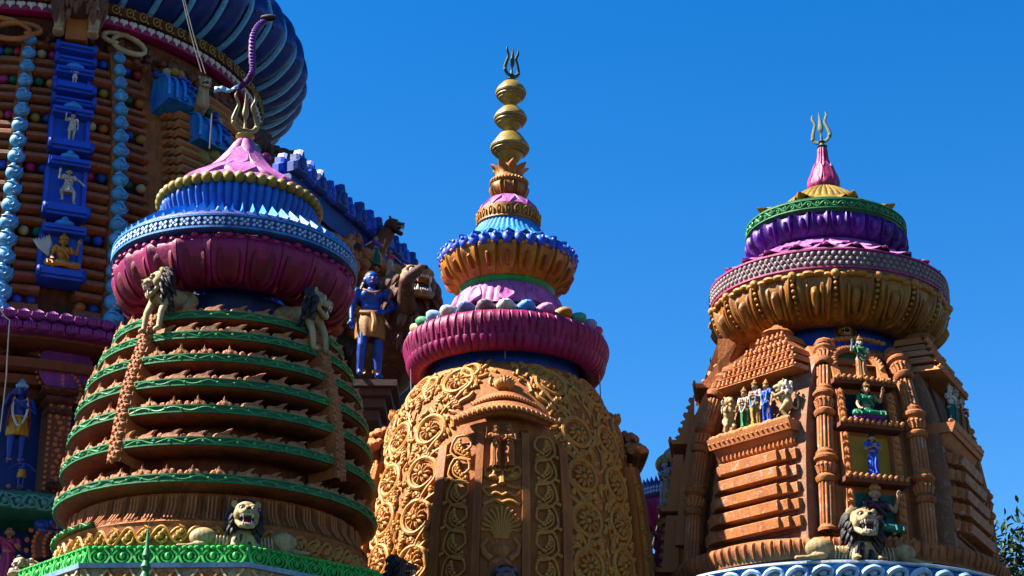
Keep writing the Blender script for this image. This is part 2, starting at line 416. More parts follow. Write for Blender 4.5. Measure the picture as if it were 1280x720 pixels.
HUM = {}
def human_mesh(pose):
    if pose in HUM: return HUM[pose]
    m = MB()
    seated = pose == 'seated'
    dz = -.42 if seated else 0
    def V(x, y, z): return (x, y, z+dz)
    m.ball(V(0, -.005, .912), (.060, .066, .076), seg=16, rings=12); m.ball(V(0, -.025, .872), (.042, .042, .034), seg=10, rings=8)
    m.cap(V(0, -.066, .915), V(0, -.082, .893), .010, .015, 8)          # nose
    m.ball(V(0, -.066, .868), (.02, .012, .007), seg=8, rings=6)
    for sx in (-1, 1): m.ball(V(sx*.066, 0, .905), (.012, .022, .03), seg=8, rings=6)
    m.cap(V(0, .005, .80), V(0, 0, .87), .036, .034)
    m.ball(V(0, 0, .745), (.115, .068, .085), seg=16, rings=10); m.ball(V(0, 0, .66), (.088, .062, .085), seg=14, rings=10)
    m.ball(V(0, 0, .56), (.095, .068, .075), seg=14, rings=10)
    for sx in (-1, 1): m.ball(V(sx*.05, -.045, .755), (.05, .035, .045), seg=10, rings=7)
    def arm(sx, el, wr, hd):
        sh = V(sx*.128, 0, .79); m.ball(sh, .042, seg=10, rings=7)
        m.cap(sh, el, .037, .029); m.cap(el, wr, .029, .020)
        wr, hd = Vector(wr), Vector(hd); d = (hd-wr).normalized(); sidev = d.cross(Vector((0, 1, 0)))
        sidev = sidev.normalized() if sidev.length > .1 else Vector((1, 0, 0))
        m.ball(wr+d*.03, (.024, .018, .03), seg=8, rings=6)
        for k, l in zip((-1.5, -.5, .5, 1.5), (.042, .052, .050, .038)):
            a = wr+d*.045+sidev*k*.0125; m.cap(a, a+d*l+Vector((0, -.008, -.004)), .0072, .0062, 6)
        a = wr+d*.02-sidev*.022; m.cap(a, a+d*.03-sidev*.018+Vector((0, -.01, 0)), .0085, .007, 6)
    A = {'fold': ((.17, -.03, .655), (.04, -.115, .70), (.0, -.13, .73)),
         'down': ((.165, .01, .65), (.17, -.03, .52), (.165, -.045, .45)),
         'raise': ((.22, -.05, .70), (.23, -.13, .83), (.235, -.15, .90)),
         'hip': ((.21, .0, .665), (.11, -.06, .60), (.06, -.08, .585)),
         'front': ((.17, -.03, .66), (.13, -.14, .66), (.10, -.18, .68)),
         'out': ((.24, -.01, .72), (.33, -.05, .64), (.37, -.06, .60)),
         'knee': ((.17, -.02, .65), (.19, -.13, .56), (.18, -.17, .54)),
         'flute': ((.18, -.05, .71), (.13, -.13, .83), (.09, -.15, .86))}
    ch = {'stand': ('fold', 'fold'), 'walk': ('down', 'hip'), 'raise': ('raise', 'down'), 'bless': ('raise', 'front'),
          'seated': ('knee', 'raise'), 'out': ('out', 'out'), 'dance': ('raise', 'out'), 'down': ('down', 'down'), 'flute': ('flute', 'fold'),
          'fly': ('out', 'raise')}[pose]
    for sx, k in zip((-1, 1), ch):
        e, wv, h = A[k]; arm(sx, V(sx*e[0], e[1], e[2]), V(sx*wv[0], wv[1], wv[2]), V(sx*h[0], h[1], h[2]))
    for sx in (-1, 1):
        hp = V(sx*.055, 0, .52)
        if seated: kn, an, ft = V(sx*.24, -.10, .46), V(-sx*.04, -.17, .455), V(-sx*.10, -.16, .46)
        elif pose in ('dance', 'fly'):
            kn, an, ft = (V(sx*.16, -.09, .36), V(sx*.10, 0, .17), V(sx*.14, -.05, .15)) if sx < 0 else (V(.15, -.08, .34), V(.17, 0, .10), V(.2, -.05, .085))
        elif pose == 'walk': kn, an, ft = V(sx*.075, -.05 if sx < 0 else .01, .285), V(sx*.085, -.01 if sx < 0 else .05, .05), V(sx*.095, -.09 if sx < 0 else -.03, .022)
        else: kn, an, ft = V(sx*.065, -.02, .285), V(sx*.062, .01, .05), V(sx*.072, -.075, .022)
        m.cap(hp, kn, .062, .044); m.cap(kn, an, .044, .026); m.cap(an, ft, .026, .024)
        k2 = Vector(kn)*.7+Vector(an)*.3; m.ball(k2+Vector((0, .012, 0)), (.042, .045, .07), seg=10, rings=8)
    HUM[pose] = blob(m, .0075, 2); return HUM[pose]
GM = {}
def gmesh(key, fn):
    if key not in GM: GM[key] = fn().mesh(key)
    return GM[key]
def figure(label, loc, h, rz=0.0, pose='stand', skin=SKINP, cloth=YELLOW, top=None, crown=GOLD, legs='long', garland=None, hair=BLACK, halo=None, name='deity_statue', cat='statue', group=None, tilt=0, scarf=None):
    r = thing(name, label, cat, loc, (tilt, 0, rz), group); r.scale = (h, h, h)
    dz = -.42 if pose == 'seated' else 0
    obj('body', human_mesh(pose), skin, r)
    def put(nm, key, fn, mat):
        o = obj(nm, gmesh(key, fn), mat, r); o.location = (0, 0, dz); return o
    def eyes(rr, y):
        def f():
            e = MB()
            for sx in (-1, 1): e.ball((sx*.024, y, .918), (rr, .006, rr*.55), seg=8, rings=6)
            return e
        return f
    put('eye', 'eye_white', eyes(.014, -.060), WHITE); put('pupil', 'eye_dark', eyes(.006, -.065), BLACK)
    def brow():
        e = MB()
        for sx in (-1, 1): e.tube([(sx*.010, -.066, .932), (sx*.026, -.063, .939), (sx*.042, -.052, .932)], [.003, .004, .002], 5)
        return e
    put('eyebrow', 'brow', brow, BLACK)
    put('lips', 'lips', lambda: MB().ball((0, -.071, .868), (.018, .010, .006), seg=8, rings=6), RED)
    if hair:
        def hr():
            e = MB(); e.ball((0, .018, .925), (.068, .064, .078), seg=14, rings=10); e.ball((0, .045, .85), (.07, .035, .09), seg=12, rings=8)
            for sx in (-1, 1): e.tube([(sx*.06, .02, .88), (sx*.085, .02, .82), (sx*.10, .01, .76)], [.025, .022, .006], 7)
            return e
        put('hair', 'hair', hr, hair)
    if crown:
        def cr():
            e = MB(); e.lathe([(.064, .94), (.072, .95), (.07, .962), (.062, .966), (.064, .985), (.052, 1.0), (.05, 1.02), (.034, 1.035), (.03, 1.05), (.012, 1.07), (.016, 1.08), (0, 1.095)], 16)
            for k in range(7):
                a = R(-66+22*k); e.ball((.068*math.sin(a), -.068*math.cos(a), .975), (.012, .008, .02), seg=6, rings=5)
            return e
        put('crown', 'crown', cr, crown)
    if legs == 'long' and pose != 'seated':
        def sk():
            def md(a, t, r_, z): return r_*(1+.055*math.cos(a*14)*t+.02*math.sin(a*5)), z
            e = MB(); e.lathe([(.088, .60), (.10, .57), (.118, .50), (.122, .40), (.118, .28), (.126, .15), (.138, .055), (.12, .05)], 84, mod=lambda a, t, r_, z: (md(a, t, r_, z)[0]*(1-.22*abs(math.cos(a))), z))
            e.tube(spl([(.0, -.10, .585), (.02, -.115, .45), (.0, -.12, .30), (.02, -.13, .12)], 3), [.022]*9+[.028], 7)
            return e
        put('robe', 'robe_long', sk, cloth)
    elif legs == 'short' and pose != 'seated':
        def sk():
            e = MB()
            e.lathe([(.09, .605), (.105, .57), (.128, .50), (.135, .42), (.130, .36), (.10, .355)], 60, mod=lambda a, t, r_, z: (r_*(1-.2*abs(math.cos(a)))*(1+.04*math.cos(a*11)*t), z))
            e.tube(spl([(-.10, -.04, .59), (0, -.095, .575), (.10, -.04, .59)], 4), .018, 7)
            e.tube(spl([(0, -.095, .575), (.015, -.125, .48), (0, -.135, .38)], 3), [.02, .022, .024, .026, .026, .024, .01], 7)
            return e
        put('waist_cloth', 'robe_short', sk, cloth)
    elif pose == 'seated':
        def sk():
            e = MB()
            for sx in (-1, 1):
                e.cap((sx*.06, 0, .50), (sx*.24, -.10, .47), .075, .062, 12); e.cap((sx*.24, -.10, .465), (-sx*.02, -.175, .462), .056, .045, 12)
            e.ball((0, -.02, .53), (.115, .09, .07), seg=14, rings=8)
            for k in range(7): e.tube([(-.26+.085*k, -.165, .50), (-.25+.083*k, -.19, .43)], .016, 6)
            return e
        put('folded_robe', 'robe_seat', sk, cloth)
    if top:
        def tp():
            e = MB(); e.ball((0, 0, .745), (.121, .076, .082), seg=16, rings=10); e.ball((0, 0, .675), (.094, .070, .07), seg=14, rings=8)
            for sx in (-1, 1):
                e.cap((sx*.128, 0, .79), (sx*.148, -.012, .73), .046, .040, 12); e.ball((sx*.052, -.05, .755), (.052, .04, .046), seg=10, rings=7)
            e.tube(spl([(-.12, -.03, .82), (-.03, -.095, .74), (.08, -.08, .63), (.09, .03, .58)], 4), .02, 7)
            return e
        put('blouse', 'blouse', tp, top)
    if garland:
        def gl():
            e = MB(); pts = spl([(-.075, -.02, .82), (-.085, -.085, .70), (-.07, -.095, .58), (0, -.14, .45), (.07, -.095, .58), (.085, -.085, .70), (.075, -.02, .82)], 9)
            for p in pts: e.ball(p, .0165, seg=7, rings=5)
            return e
        put('garland', 'garland', gl, garland)
    def neck():
        e = MB()
        for p in spl([(-.07, .0, .82), (-.045, -.062, .785), (0, -.082, .765), (.045, -.062, .785), (.07, .0, .82)], 4): e.ball(p, .011, seg=6, rings=5)
        for sx in (-1, 1): e.lathe([(.032, .0), (.036, .012), (.032, .024)], 10, m=Matrix.Translation((sx*.062, .008, .06)))
        return e
    if pose != 'seated': put('necklace', 'necklace', neck, GOLD)
    if scarf:
        def sc():
            e = MB()
            for sx in (-1, 1): e.tube(spl([(sx*.05, .05, .83), (sx*.09, -.03, .82), (sx*.10, -.08, .72), (sx*.12, -.07, .58), (sx*.13, -.05, .46)], 3), .02, 7, flat=.5)
            return e
        put('scarf', 'scarf', sc, scarf)
    return r

# ================================================================== the ground
g = MB(); g.box((0, 1500, -.05), (2500, 2500, .05)); o = g.build('ground', GROUND, None, 0); o['kind'] = 'structure'
g = MB(); g.box((0, 46, .3), (22, 14, .296)); o = g.build('temple_terrace', GROUND, None, 0); o['kind'] = 'structure'

def scroll_band(T, name, zc, hh, r, n, mat, parent, a0=-PI, a1=PI, off=.0, rad=.012, wave=1):
    """a vine meandering round a band with curled shoots and berries, one mesh of real relief"""
    m = MB(); seg = int(n*8*(a1-a0)/(2*PI)); pts = []; rr = r(zc) if callable(r) else r
    for i in range(seg+1):
        a = a0+(a1-a0)*i/seg; z = zc+hh*.62*math.sin(a*n/2); pts.append(((rr+off)*math.sin(a), -(rr+off)*math.cos(a), z))
    m.tube(pts, rad, 4)
    for i in range(n):
        a = -PI+2*PI*(i+.5)/n
        if not a0 < a < a1: continue
        s = 1 if i % 2 else -1; w_ = 2*PI/n; q = []
        s = 1 if math.sin(a*n/2) < 0 else -1
        for k in range(7):
            t = k/6; b = t*4.6; rad2 = hh*.62*(1-.62*t)
            aa = a + math.sin(b)*rad2/rr*1.1; z = zc+s*hh*.12+s*math.cos(b)*rad2*.9
            q.append(((rr+off)*math.sin(aa), -(rr+off)*math.cos(aa), z))
        m.tube(q, [rad*.9]*5+[rad*.7, rad*.5], 4)
        m.ball(((rr+off)*math.sin(a), -(rr+off)*math.cos(a), zc+s*hh*.12), rad*1.7, seg=6, rings=4)
    o = m.build(name, mat, parent); o['kind'] = 'stuff'; return o

# ================================================================== TOWER A: ringed tower with green bands (front left)
A = Tower('ringed_tower', 'round orange tower ringed by green scroll bands under a blue and magenta disc', 'temple tower', 34.5, (306, 175), (271, 648))
trA = trident(A.root, A.z(172), 1.06, BRASS, lean=R(-3), rz=R(35), w=.42)
MB().lathe([(0, A.z(166)), (.14, A.z(167)), (.20, A.z(171)), (.13, A.z(176)), (0, A.z(176))], 24).build('collar', BRASS, A.root)
pr = A.prof([(5, 172), (9, 177), (16, 188), (26, 202), (39, 217), (56, 231), (77, 244), (92, 257), (60, 262)], 2)
cone = ringpart(A, 'lotus_cone', pr, PINK)
# petals laid on the cone
def rowpetals(T, parent, name, pts, hw, bulge, n, mat, ph=0, rim=0, nu=8, a0=-PI, a1=PI, mats=None, k=3):
    v, f = petal([T.wz(*p) if len(p) == 2 else p for p in pts], [h for h in hw], bulge, nu, rim, k=k)
    me = MB().add(v, f).mesh(name); return around(parent, name, me, mat, n, ph, a0, a1, mats)
rowpetals(A, cone, 'petal', [(44, 220), (60, 232), (78, 243), (91, 255)], [.30, .36, .36, .02], .07, 12, PINK, R(8), .03)
rowpetals(A, cone, 'petal', [(19, 191), (30, 206), (45, 221), (58, 231)], [.14, .22, .26, .02], .06, 9, PINK, 0, .02)
rowpetals(A, cone, 'petal', [(8, 176), (13, 184), (20, 194), (30, 205)], [.06, .11, .14, .02], .05, 7, PINK, R(20))
# ring of yellow beads
bm = MB(); r_, z_ = A.wz(97, 262); bm.ball((0, -r_, z_), (.115, .12, .125), seg=12, rings=8)
for k in range(6):
    aa = 2*PI*k/6
me = bm.mesh('bead')
br = ringpart(A, 'bead_ring', [(r_-.12, z_+.06), (r_+.0, z_+.06), (r_, z_-.07), (r_-.12, z_-.07)], OLIVE)
around(br, 'bead', me, OLIVE, 46)
# fluted blue drum in two tiers
pr = A.prof([(90, 262), (94, 266), (96, 273), (93, 283), (90, 291), (89, 296)], 3)
dr1 = ringpart(A, 'fluted_drum', pr, DRUM, 480, mod=flute(60, .075))
pr = A.prof([(89, 293), (94, 300), (104, 310), (118, 321), (128, 326)], 3)
dr2 = ringpart(A, 'fluted_skirt', pr, DRUM, 480, mod=flute(60, .09))
v, f = petal([A.wz(98, 303), A.wz(112, 316), A.wz(128, 323), A.wz(142, 322), A.wz(150, 316)], [.06, .085, .12, .125, .01], .05, 4, 0)
sp = MB(); rp, zp = A.wz(147, 330)
sp.add([(-.13, -rp, zp-.05), (.13, -rp, zp-.05), (0, -rp-.03, zp+.17), (0, -rp+.28, zp-.02)], [(0, 1, 2), (1, 3, 2), (3, 0, 2), (0, 3, 1)])
around(dr2, 'crown_leaf', sp.mesh('crown_leaf', 0), BLUEL, 66)
wd = MB(); rq, zq = A.wz(120, 318)
wd.add([(-.03, -rq+.05, zq+.14), (.03, -rq+.05, zq+.14), (.05, -rp, zp+.02), (-.05, -rp, zp+.02), (0, -rq-.08, zq+.26), (0, -rp-.02, zp+.16)], [(0, 4, 1), (4, 5, 2, 1), (0, 3, 5, 4), (3, 2, 5)])
around(dr2, 'spoke_ridge', wd.mesh('ridge', 0), BLUEL, 66)
# diamond band
pr = A.prof([(144, 322), (149, 326), (150.5, 330), (150.5, 342), (149, 346), (143, 348)], 1)
band = ringpart(A, 'diamond_band', pr, VIOLET)
zb0 = A.z(331); zb1 = A.z(343); rb = A.wz(150.5, 336)[0]; m = MB()
for r0, zz in ((rb, zb0+.02), (rb, zb1-.02)):
    m.lathe([(rb, zz-.025), (rb+.03, zz-.02), (rb+.03, zz+.02), (rb, zz+.025)], 128)
m.build('band_edge', BLUEL, band)
m = MB(); n = 132
for i in range(n):
    a = 2*PI*i/n; zc = (zb0+zb1)/2; M4 = Matrix.Rotation(a, 4, 'Z')
    for sgn in (-1, 1):
        m.box((0, -rb-.012, zc+sgn*.048), (.030, .02, .030), rot=(0, PI/4, 0), top=.7, m=M4)
    if i % 2 == 0: m.box((rb*math.sin(PI/n), -rb-.012, zc), (.022, .02, .022), rot=(0, PI/4, 0), m=M4)
m.build('diamond_relief', BLUEP, band, 0)['kind'] = 'stuff'
nar = lambda L: [(w_-7, y_) for w_, y_ in L]
# magenta underside bowl, lobed
pr = A.prof(nar([(148, 348), (152, 352), (151, 358), (149, 367), (144, 378), (135, 388), (124, 395), (108, 396), (90, 391), (74, 384)]), 3)
bowl = ringpart(A, 'magenta_bowl', pr, MAGENTA, 240)
v, f = petal(A.prof(nar([(149, 352), (151.5, 358), (149, 368), (144, 379), (135, 389), (124, 395), (108, 396)])), [.38, .39, .38, .36, .33, .24, .06], .13, 12, .085, rimpos=.78)
pm = MB().add(v, f).mesh('petal')
for o in around(bowl, 'lotus_petal', pm, MAGENTA, 22, R(6)):
    pass
v, f = petal(A.prof(nar([(151, 364), (147, 375), (142, 385), (134, 393), (124, 397)])), [.24, .25, .23, .18, .04], .10, 10, .09, rimpos=.72)
pm2 = MB().add(v, f).mesh('petal_heart')
around(bowl, 'petal_heart', pm2, MAGRED, 22, R(6))
m = MB()
for i in range(66):
    a = 2*PI*i/66+R(6); k = i % 3; rr, zz = A.wz(146, 351+(2.5 if k else 0)); m.ball((rr*math.sin(a), -rr*math.cos(a), zz), (.075, .075, .055), seg=7, rings=5)
m.build('scalloped_edge', MAGENTA, bowl)['kind'] = 'stuff'
# neck
ringpart(A, 'neck', A.prof([(80, 396), (78, 415), (80, 440), (84, 452)]), BLUED, 64)
# stack of rings
ringy = [(142, 444), (157, 473), (170, 504), (180, 536), (187, 569), (193, 608), (198.5, 652)]
bodyp = [A.wz(70, 428)]
for w_, y in ringy: bodyp.append(A.wz(w_, y))
A.setbody([A.wz(100, 425)]+[A.wz(*q) for q in ringy]+[A.wz(200, 720)])
crest_out = [(-.15, 0), (.15, 0), (.14, .05), (.10, .09), (.085, .06), (.05, .12), (.03, .10), (0, .21), (-.03, .11), (-.055, .12), (-.08, .06), (-.11, .08), (-.14, .04)]
crest = MB().prism([(x*.9, z) for x, z in crest_out], .05, bev=.25)
crest.ball((0, -.055, .055), (.035, .02, .045), seg=6, rings=5)
crest = crest.mesh('crest', 0)
crest2 = MB().prism([(-.16, 0), (.16, 0), (.17, .045), (.12, .07), (.15, .13), (.20, .19), (.10, .16), (.04, .12), (-.02, .105), (-.08, .10), (-.13, .07)], .05, bev=.2).mesh('crest', 0)
for i, (w_, y) in enumerate(ringy):
    r, z = A.wz(w_, y); hb = .074
    wn = ringy[i+1][0] if i < 6 else 196
    zn_ = A.z(ringy[i+1][1]) if i < 6 else A.z(690)
    inner = r-.62
    gap = z-zn_
    core = [(inner-.1, z+hb+.05), (r-.30, z+hb+.05), (r-.02, z+hb), (r-.03, z-hb), (r-.07, z-hb-.04), (r-.20, z-hb-.085), (r-.40, z-hb-.10), (inner-.05, z-hb-.06), (inner-.06, zn_+.05)]
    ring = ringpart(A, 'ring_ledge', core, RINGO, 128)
    gb = MB().lathe([(r-.05, z+hb), (r, z+hb), (r, z-hb), (r-.05, z-hb)], 144)
    gb = gb.build('green_band', GREEN, ring)
    m = MB()
    for zz in (z+hb-.012, z-hb+.012): m.lathe([(r-.01, zz-.016), (r+.02, zz-.012), (r+.02, zz+.012), (r-.01, zz+.016)], 144)
    m.build('band_edge', GREENL, ring)
    nn = int(2*PI*r/.30)
    scroll_band(A, 'scroll_relief', z, hb*.80, r+.006, nn, GREENL, ring, R(-125), R(125), rad=.019)
    nc = int(2*PI*r/.46)
    for k in range(nc):
        a = 2*PI*k/nc
        a = (a+PI) % (2*PI)-PI
        if abs(a) > R(115): continue
        if k % 1 == 0:
            rr = r-.05
            s_ = .85+.3*random.random()
            M4 = Matrix.Translation((rr*math.sin(a), -rr*math.cos(a), z+hb-.02)) @ Euler((R(random.uniform(-14, 4)), R(random.uniform(-6, 6)), a)).to_matrix().to_4x4() @ Matrix.Diagonal((s_*1.1, 1, s_, 1))
            inst(None, crest if i in (2, 4, 6) and a < .3 else (crest2 if a > -.5 else crest), CREST, 'crest', ring, M4)
    m = MB(); rnd = random.Random(i)
    for k in range(nc*3):
        a = 2*PI*(k+.5)/(nc*3); rr = r-.11-.03*(k % 2)
        m.ball((rr*math.sin(a), -rr*math.cos(a), z+hb+.03), (.06+.02*rnd.random(), .05, .055+.05*rnd.random()), rot=(0, 0, a), seg=6, rings=4)
    m.build('leaf_roll', CREST, ring)['kind'] = 'stuff'
# vertical straps of star flowers
def star(rr=.075):
    m = MB(); out = []
    for k in range(10):
        a = PI*k/5+PI/2; q = rr if k % 2 == 0 else rr*.5; out.append((q*math.cos(a), q*math.sin(a)))
    m.prism(out, .055, bev=.35); m.ball((0, -.055, 0), rr*.28, seg=6, rings=4); return m
st = star(.125).mesh('star', 0)
aL0, aL1 = A.hit(180, 432)[0], A.hit(140, 594)[0]; aR0, aR1 = A.hit(403, 444)[0], A.hit(424, 600)[0]
for ang, tA, tB in ((-44, aL0, aL1), (51, aR0, aR1), (-139, R(-139), R(-139)), (139, R(139), R(139))):
    thf = lambda z: tA+(tB-tA)*(z-A.z(438))/(A.z(628)-A.z(438)); th = tA; m = MB(); z0, z1 = A.z(438), A.z(628); n = 26; inn = []
    for i in range(n):
        z = z0+(z1-z0)*i/n; z2 = z0+(z1-z0)*(i+1)/n
        v = []
        for zz in (z, z2):
            fr = A.frame(thf(zz), zz, 0)
            for x, y in ((-.16, .62), (-.16, -.02), (.16, -.02), (.16, .62)): v.append(fr @ Vector((x, y, 0)))
        m.add(v, [(0, 1, 5, 4), (1, 2, 6, 5), (2, 3, 7, 6)])
    stp = m.build('strap', STONE, A.root)
    if abs(ang) < 90:
        nst = 34
        for i in range(nst):
            z = z0+(z1-z0)*(i+.3)/nst
            inst(None, st, CREST, 'star_flower', stp, A.frame(thf(z), z, .02) @ Matrix.Rotation(.3*(i % 2), 4, 'Y') @ Matrix.Translation((.035*(-1)**i, 0, 0)))
# fluted cornice, gold scroll frieze
pr = A.prof([(174, 664), (171, 676), (176, 690), (188, 699)], 3)
cor = ringpart(A, 'petal_cornice', pr, STONE, 96)
v, f = petal(A.prof([(172, 662), (173, 676), (178, 689), (189, 698)]), [.17, .19, .20, .19], .085, 8, .05, k=2, rimpos=.7)
pmm = MB().add(v, f)
for x in (-.07, 0, .07):
    pts = [(r-.09*-1, z) for r, z in A.prof([(174, 668), (176, 684), (186, 696)])]
    pmm.tube([(x, -r, z) for r, z in pts], .018, 5)
around(cor, 'cornice_petal', pmm.mesh('cornice_petal'), STONE, 48, 0, R(-120), R(120))
pr = A.prof([(188, 697), (192.5, 700), (191, 703), (192, 728), (194, 731), (196, 735), (190, 737)])
fr = ringpart(A, 'scroll_frieze', pr, STONE, 128)
zc = (A.z(701)+A.z(731))/2; rf_ = A.wz(192, 715)[0]
scroll_band(A, 'vine_relief', zc, .235, rf_+.02, 58, OCHRE, fr, R(-120), R(120), rad=.032)
scroll_band(A, 'leaf_relief', zc, -.20, rf_+.01, 58, OCHRE, fr, R(-120), R(120), rad=.024)
m = MB()
for i in range(58):
    a = 2*PI*(i+.5)/58; s = 1 if i % 2 else -1
    for k in range(3): m.ball(((rf_+.03)*math.sin(a+.02*(k-1)), -(rf_+.03)*math.cos(a+.02*(k-1)), zc+(.06*(k-1))), .045, seg=7, rings=5)
m.build('berry_relief', OCHRE, fr)['kind'] = 'stuff'
pr = MB().lathe([(rf_-.02, A.z(698)-.02), (rf_+.1, A.z(698)), (rf_+.1, A.z(694)), (rf_-.02, A.z(692))], 40, a0=R(-88), a1=R(-38)).build('green_strip', GREEN, fr)
scroll_band(A, 'scroll_relief', A.z(695.5), .05, rf_+.11, 96, GREENL, pr, R(-88), R(-38), rad=.013)
# octagonal green ledge with leaf medallions, white carved ledge beneath
def octo(T, r, z0, z1, ph, name, mat, flare=0, parent=None, n=8):
    m = MB(); v = []
    for z, rr in ((z1, r-.5), (z1, r+flare), (z0, r), (z0, r-.5)):
        for k in range(n):
            a = ph+2*PI*k/n; q = rr/math.cos(PI/n); v.append((q*math.sin(a), -q*math.cos(a), z))
    f = []
    for l in range(3):
        for k in range(n): f.append((l*n+k, l*n+(k+1) % n, (l+1)*n+(k+1) % n, (l+1)*n+k))
    f.append(tuple(range(n-1, -1, -1)));
    return m.add(v, f).build(name, mat, parent or T.root, 0)
ph8 = R(18.5); rg = 3.33; zt = at(300, 681, 34.5-3.39).z; zbm = at(300, 708, 34.5-3.39).z
gl = octo(A, rg, zbm, zt, ph8, 'green_ledge', GREENB, .06)
lm = MB(); hh = (zt-zbm)
q = []
for k in range(15):
    t = k/14; b = -PI*.85+t*PI*1.7; q.append((.17*math.sin(b)*(1.0 if abs(b) < 2.2 else .8), -.035, hh*.5-.02+.15*math.cos(b)*-1))
lm.tube(q, .026, 5); lm.ball((0, -.02, hh*.5), (.055, .06, .075), seg=8, rings=6)
lm.tube([(x*.62, y, hh*.5+(z-hh*.5)*.62) for x, y, z in q], .02, 5)
for sx in (-1, 1): lm.tube(spl([(sx*.04, -.03, .02), (sx*.13, -.05, .07), (sx*.19, -.03, .20), (sx*.21, -.02, hh-.06)], 2), [.03, .03, .03, .028, .025, .022, .02], 5)
lm.ball((0, -.03, hh-.05), (.05, .05, .035), seg=7, rings=5); lm.ball((.105, -.03, hh-.045), (.05, .05, .035), seg=7, rings=5); lm.ball((-.105, -.03, hh-.045), (.05, .05, .035), seg=7, rings=5)
lme = lm.mesh('leaf_medallion')
side = 2*rg*math.tan(PI/8); nm_ = 7
for kf in (-3, -2, -1, 0, 1):
    th = ph8+PI/8+kf*PI/4
    for j in range(nm_):
        u = (j+.5)/nm_*side-side/2
        n_ = Vector((math.sin(th), -math.cos(th), 0)); t_ = Vector((math.cos(th), math.sin(th), 0))
        M4 = Matrix((t_, -n_, Vector((0, 0, 1)))).transposed().to_4x4(); M4.translation = n_*(rg+.03)+t_*u+Vector((0, 0, zbm))
        inst(None, lme, GREENB, 'leaf_medallion', gl, M4)
wl = octo(A, rg+.15, zbm-.75, zbm-.045, ph8, 'carved_ledge', CREAM, .02)
octo(A, rg+.24, zbm-.06, zbm+.02, ph8, 'white_rim', BLUEP, .02, wl)
cm = MB(); cm.ball((0, -.01, -.25), (.13, .05, .16), seg=10, rings=7); cm.tube([(-.2, -.03, -.08), (-.1, -.06, -.22), (0, -.05, -.42)], .03, 5); cm.tube([(.2, -.03, -.08), (.1, -.06, -.22), (0, -.05, -.42)], .03, 5)
cme = cm.mesh('carving')
for kf in (-2, -1, 0):
    th = ph8+PI/8+kf*PI/4
    for j in range(7):
        u = (j+.5)/7*side-side/2; n_ = Vector((math.sin(th), -math.cos(th), 0)); t_ = Vector((math.cos(th), math.sin(th), 0))
        M4 = Matrix((t_, -n_, Vector((0, 0, 1)))).transposed().to_4x4(); M4.translation = n_*(rg+.16)+t_*u+Vector((0, 0, zbm))
        inst(None, cme, STONEL if j % 2 else CREAM, 'carving', wl, M4)
MB().lathe([(2.85, A.z(720)-.5), (3.1, .6), (0, .6)], 48).build('tower_shaft', STONE, A.root)
ringpart(A, 'frieze_base', A.prof([(188, 735), (190, 760)]), STONE, 48)

# ================================================================== TOWER M: spire tower carved with scrolls (middle)
Mt = Tower('carved_spire_tower', 'ochre tower carved with flower scrolls under a magenta rim and tall brass pots', 'temple tower', 40.0, (639, 100), (632, 470))
M_ = Mt
trident(M_.root, M_.z(101), .98, VERD, rz=R(35), lean=R(2), w=.33)
for (y0, ym, y1, w_) in ((101, 117, 133, 19.5), (133, 149, 166, 21), (166, 186, 206, 25)):
    k = 1
    P_ = [(3.5, y0-1), (5, y0+1), (w_*.55, y0+3), (w_*.85, ym-7), (w_*.97, ym-3), (w_, ym-1), (w_*.97, ym+1), (w_*.90, ym+1.6), (w_*.92, ym+3.6), (w_*.80, ym+4.8), (w_*.81, ym+6.6), (w_*.66, ym+8), (w_*.62, ym+9.5), (w_*.42, y1-3.5), (w_*.30, y1-1.5), (w_*.28, y1)]
    ringpart(M_, 'brass_pot', M_.prof(P_), BRASS, 48, smooth=28)
cap_ = ringpart(M_, 'leaf_capital', M_.prof([(7, 205), (12, 210), (16, 220), (21, 226), (23, 231), (20, 234), (22, 240), (19, 247), (14, 250)], 2), GOLDD, 48)
rowpetals(M_, cap_, 'upright_leaf', [(17, 229), (15, 219), (18, 212), (25, 208)], [.13, .14, .12, .01], .05, 8, GOLD, R(12))
rowpetals(M_, cap_, 'hanging_petal', [(21, 232), (23, 238), (20, 245), (15, 249)], [.12, .13, .11, .02], .05, 9, GOLDD, 0, .03)
rowpetals(M_, cap_, 'upright_leaf', [(9, 222), (9, 212), (7, 206)], [.10, .09, .01], .04, 6, GOLDD, R(30))
m = MB()
for i in range(34):
    a = 2*PI*i/34; r, z = M_.wz(23, 229); m.ball((r*math.sin(a), -r*math.cos(a), z), (.035, .035, .045), rot=(0, .5, a), seg=6, rings=4)
m.build('rope', GOLD, cap_)
pk = ringpart(M_, 'pink_cap', M_.prof([(14, 248), (20, 252), (30, 259), (37, 266), (36, 270)], 2), PINK, 64)
rowpetals(M_, pk, 'petal', [(15, 248), (22, 252), (31, 259), (39, 268)], [.13, .16, .17, .02], .05, 11, PINK, 0, .02)
gb = ringpart(M_, 'lattice_band', M_.prof([(34, 266), (39, 268), (39.5, 271), (38.5, 281), (40, 284), (36, 286)]), GOLDD, 64)
m = MB()
r, z = M_.wz(39, 276)
for i in range(22):
    a = 2*PI*i/22; M4 = Matrix.Rotation(a, 4, 'Z')
    m.tube([(-.06, -r-.01, z-.10), (-.06, -r-.02, z+.05), (0, -r-.03, z+.11), (.06, -r-.02, z+.05), (.06, -r-.01, z-.10)], .018, 5, m=M4)
    m.ball((0, -r-.01, z), (.025, .03, .06), seg=6, rings=5, m=M4)
m.build('arch_relief', GOLD, gb)
bs = ringpart(M_, 'blue_skirt', M_.prof([(37, 285), (42, 292), (52, 304), (66, 315), (80, 322), (82, 328)], 3), BLUEL, 240, mod=flute(48, .035))
rowpetals(M_, bs, 'skirt_leaf', [(56, 307), (66, 314), (76, 319), (84, 318)], [.10, .15, .17, .01], .05, 24, BLUEL, 0, .02)
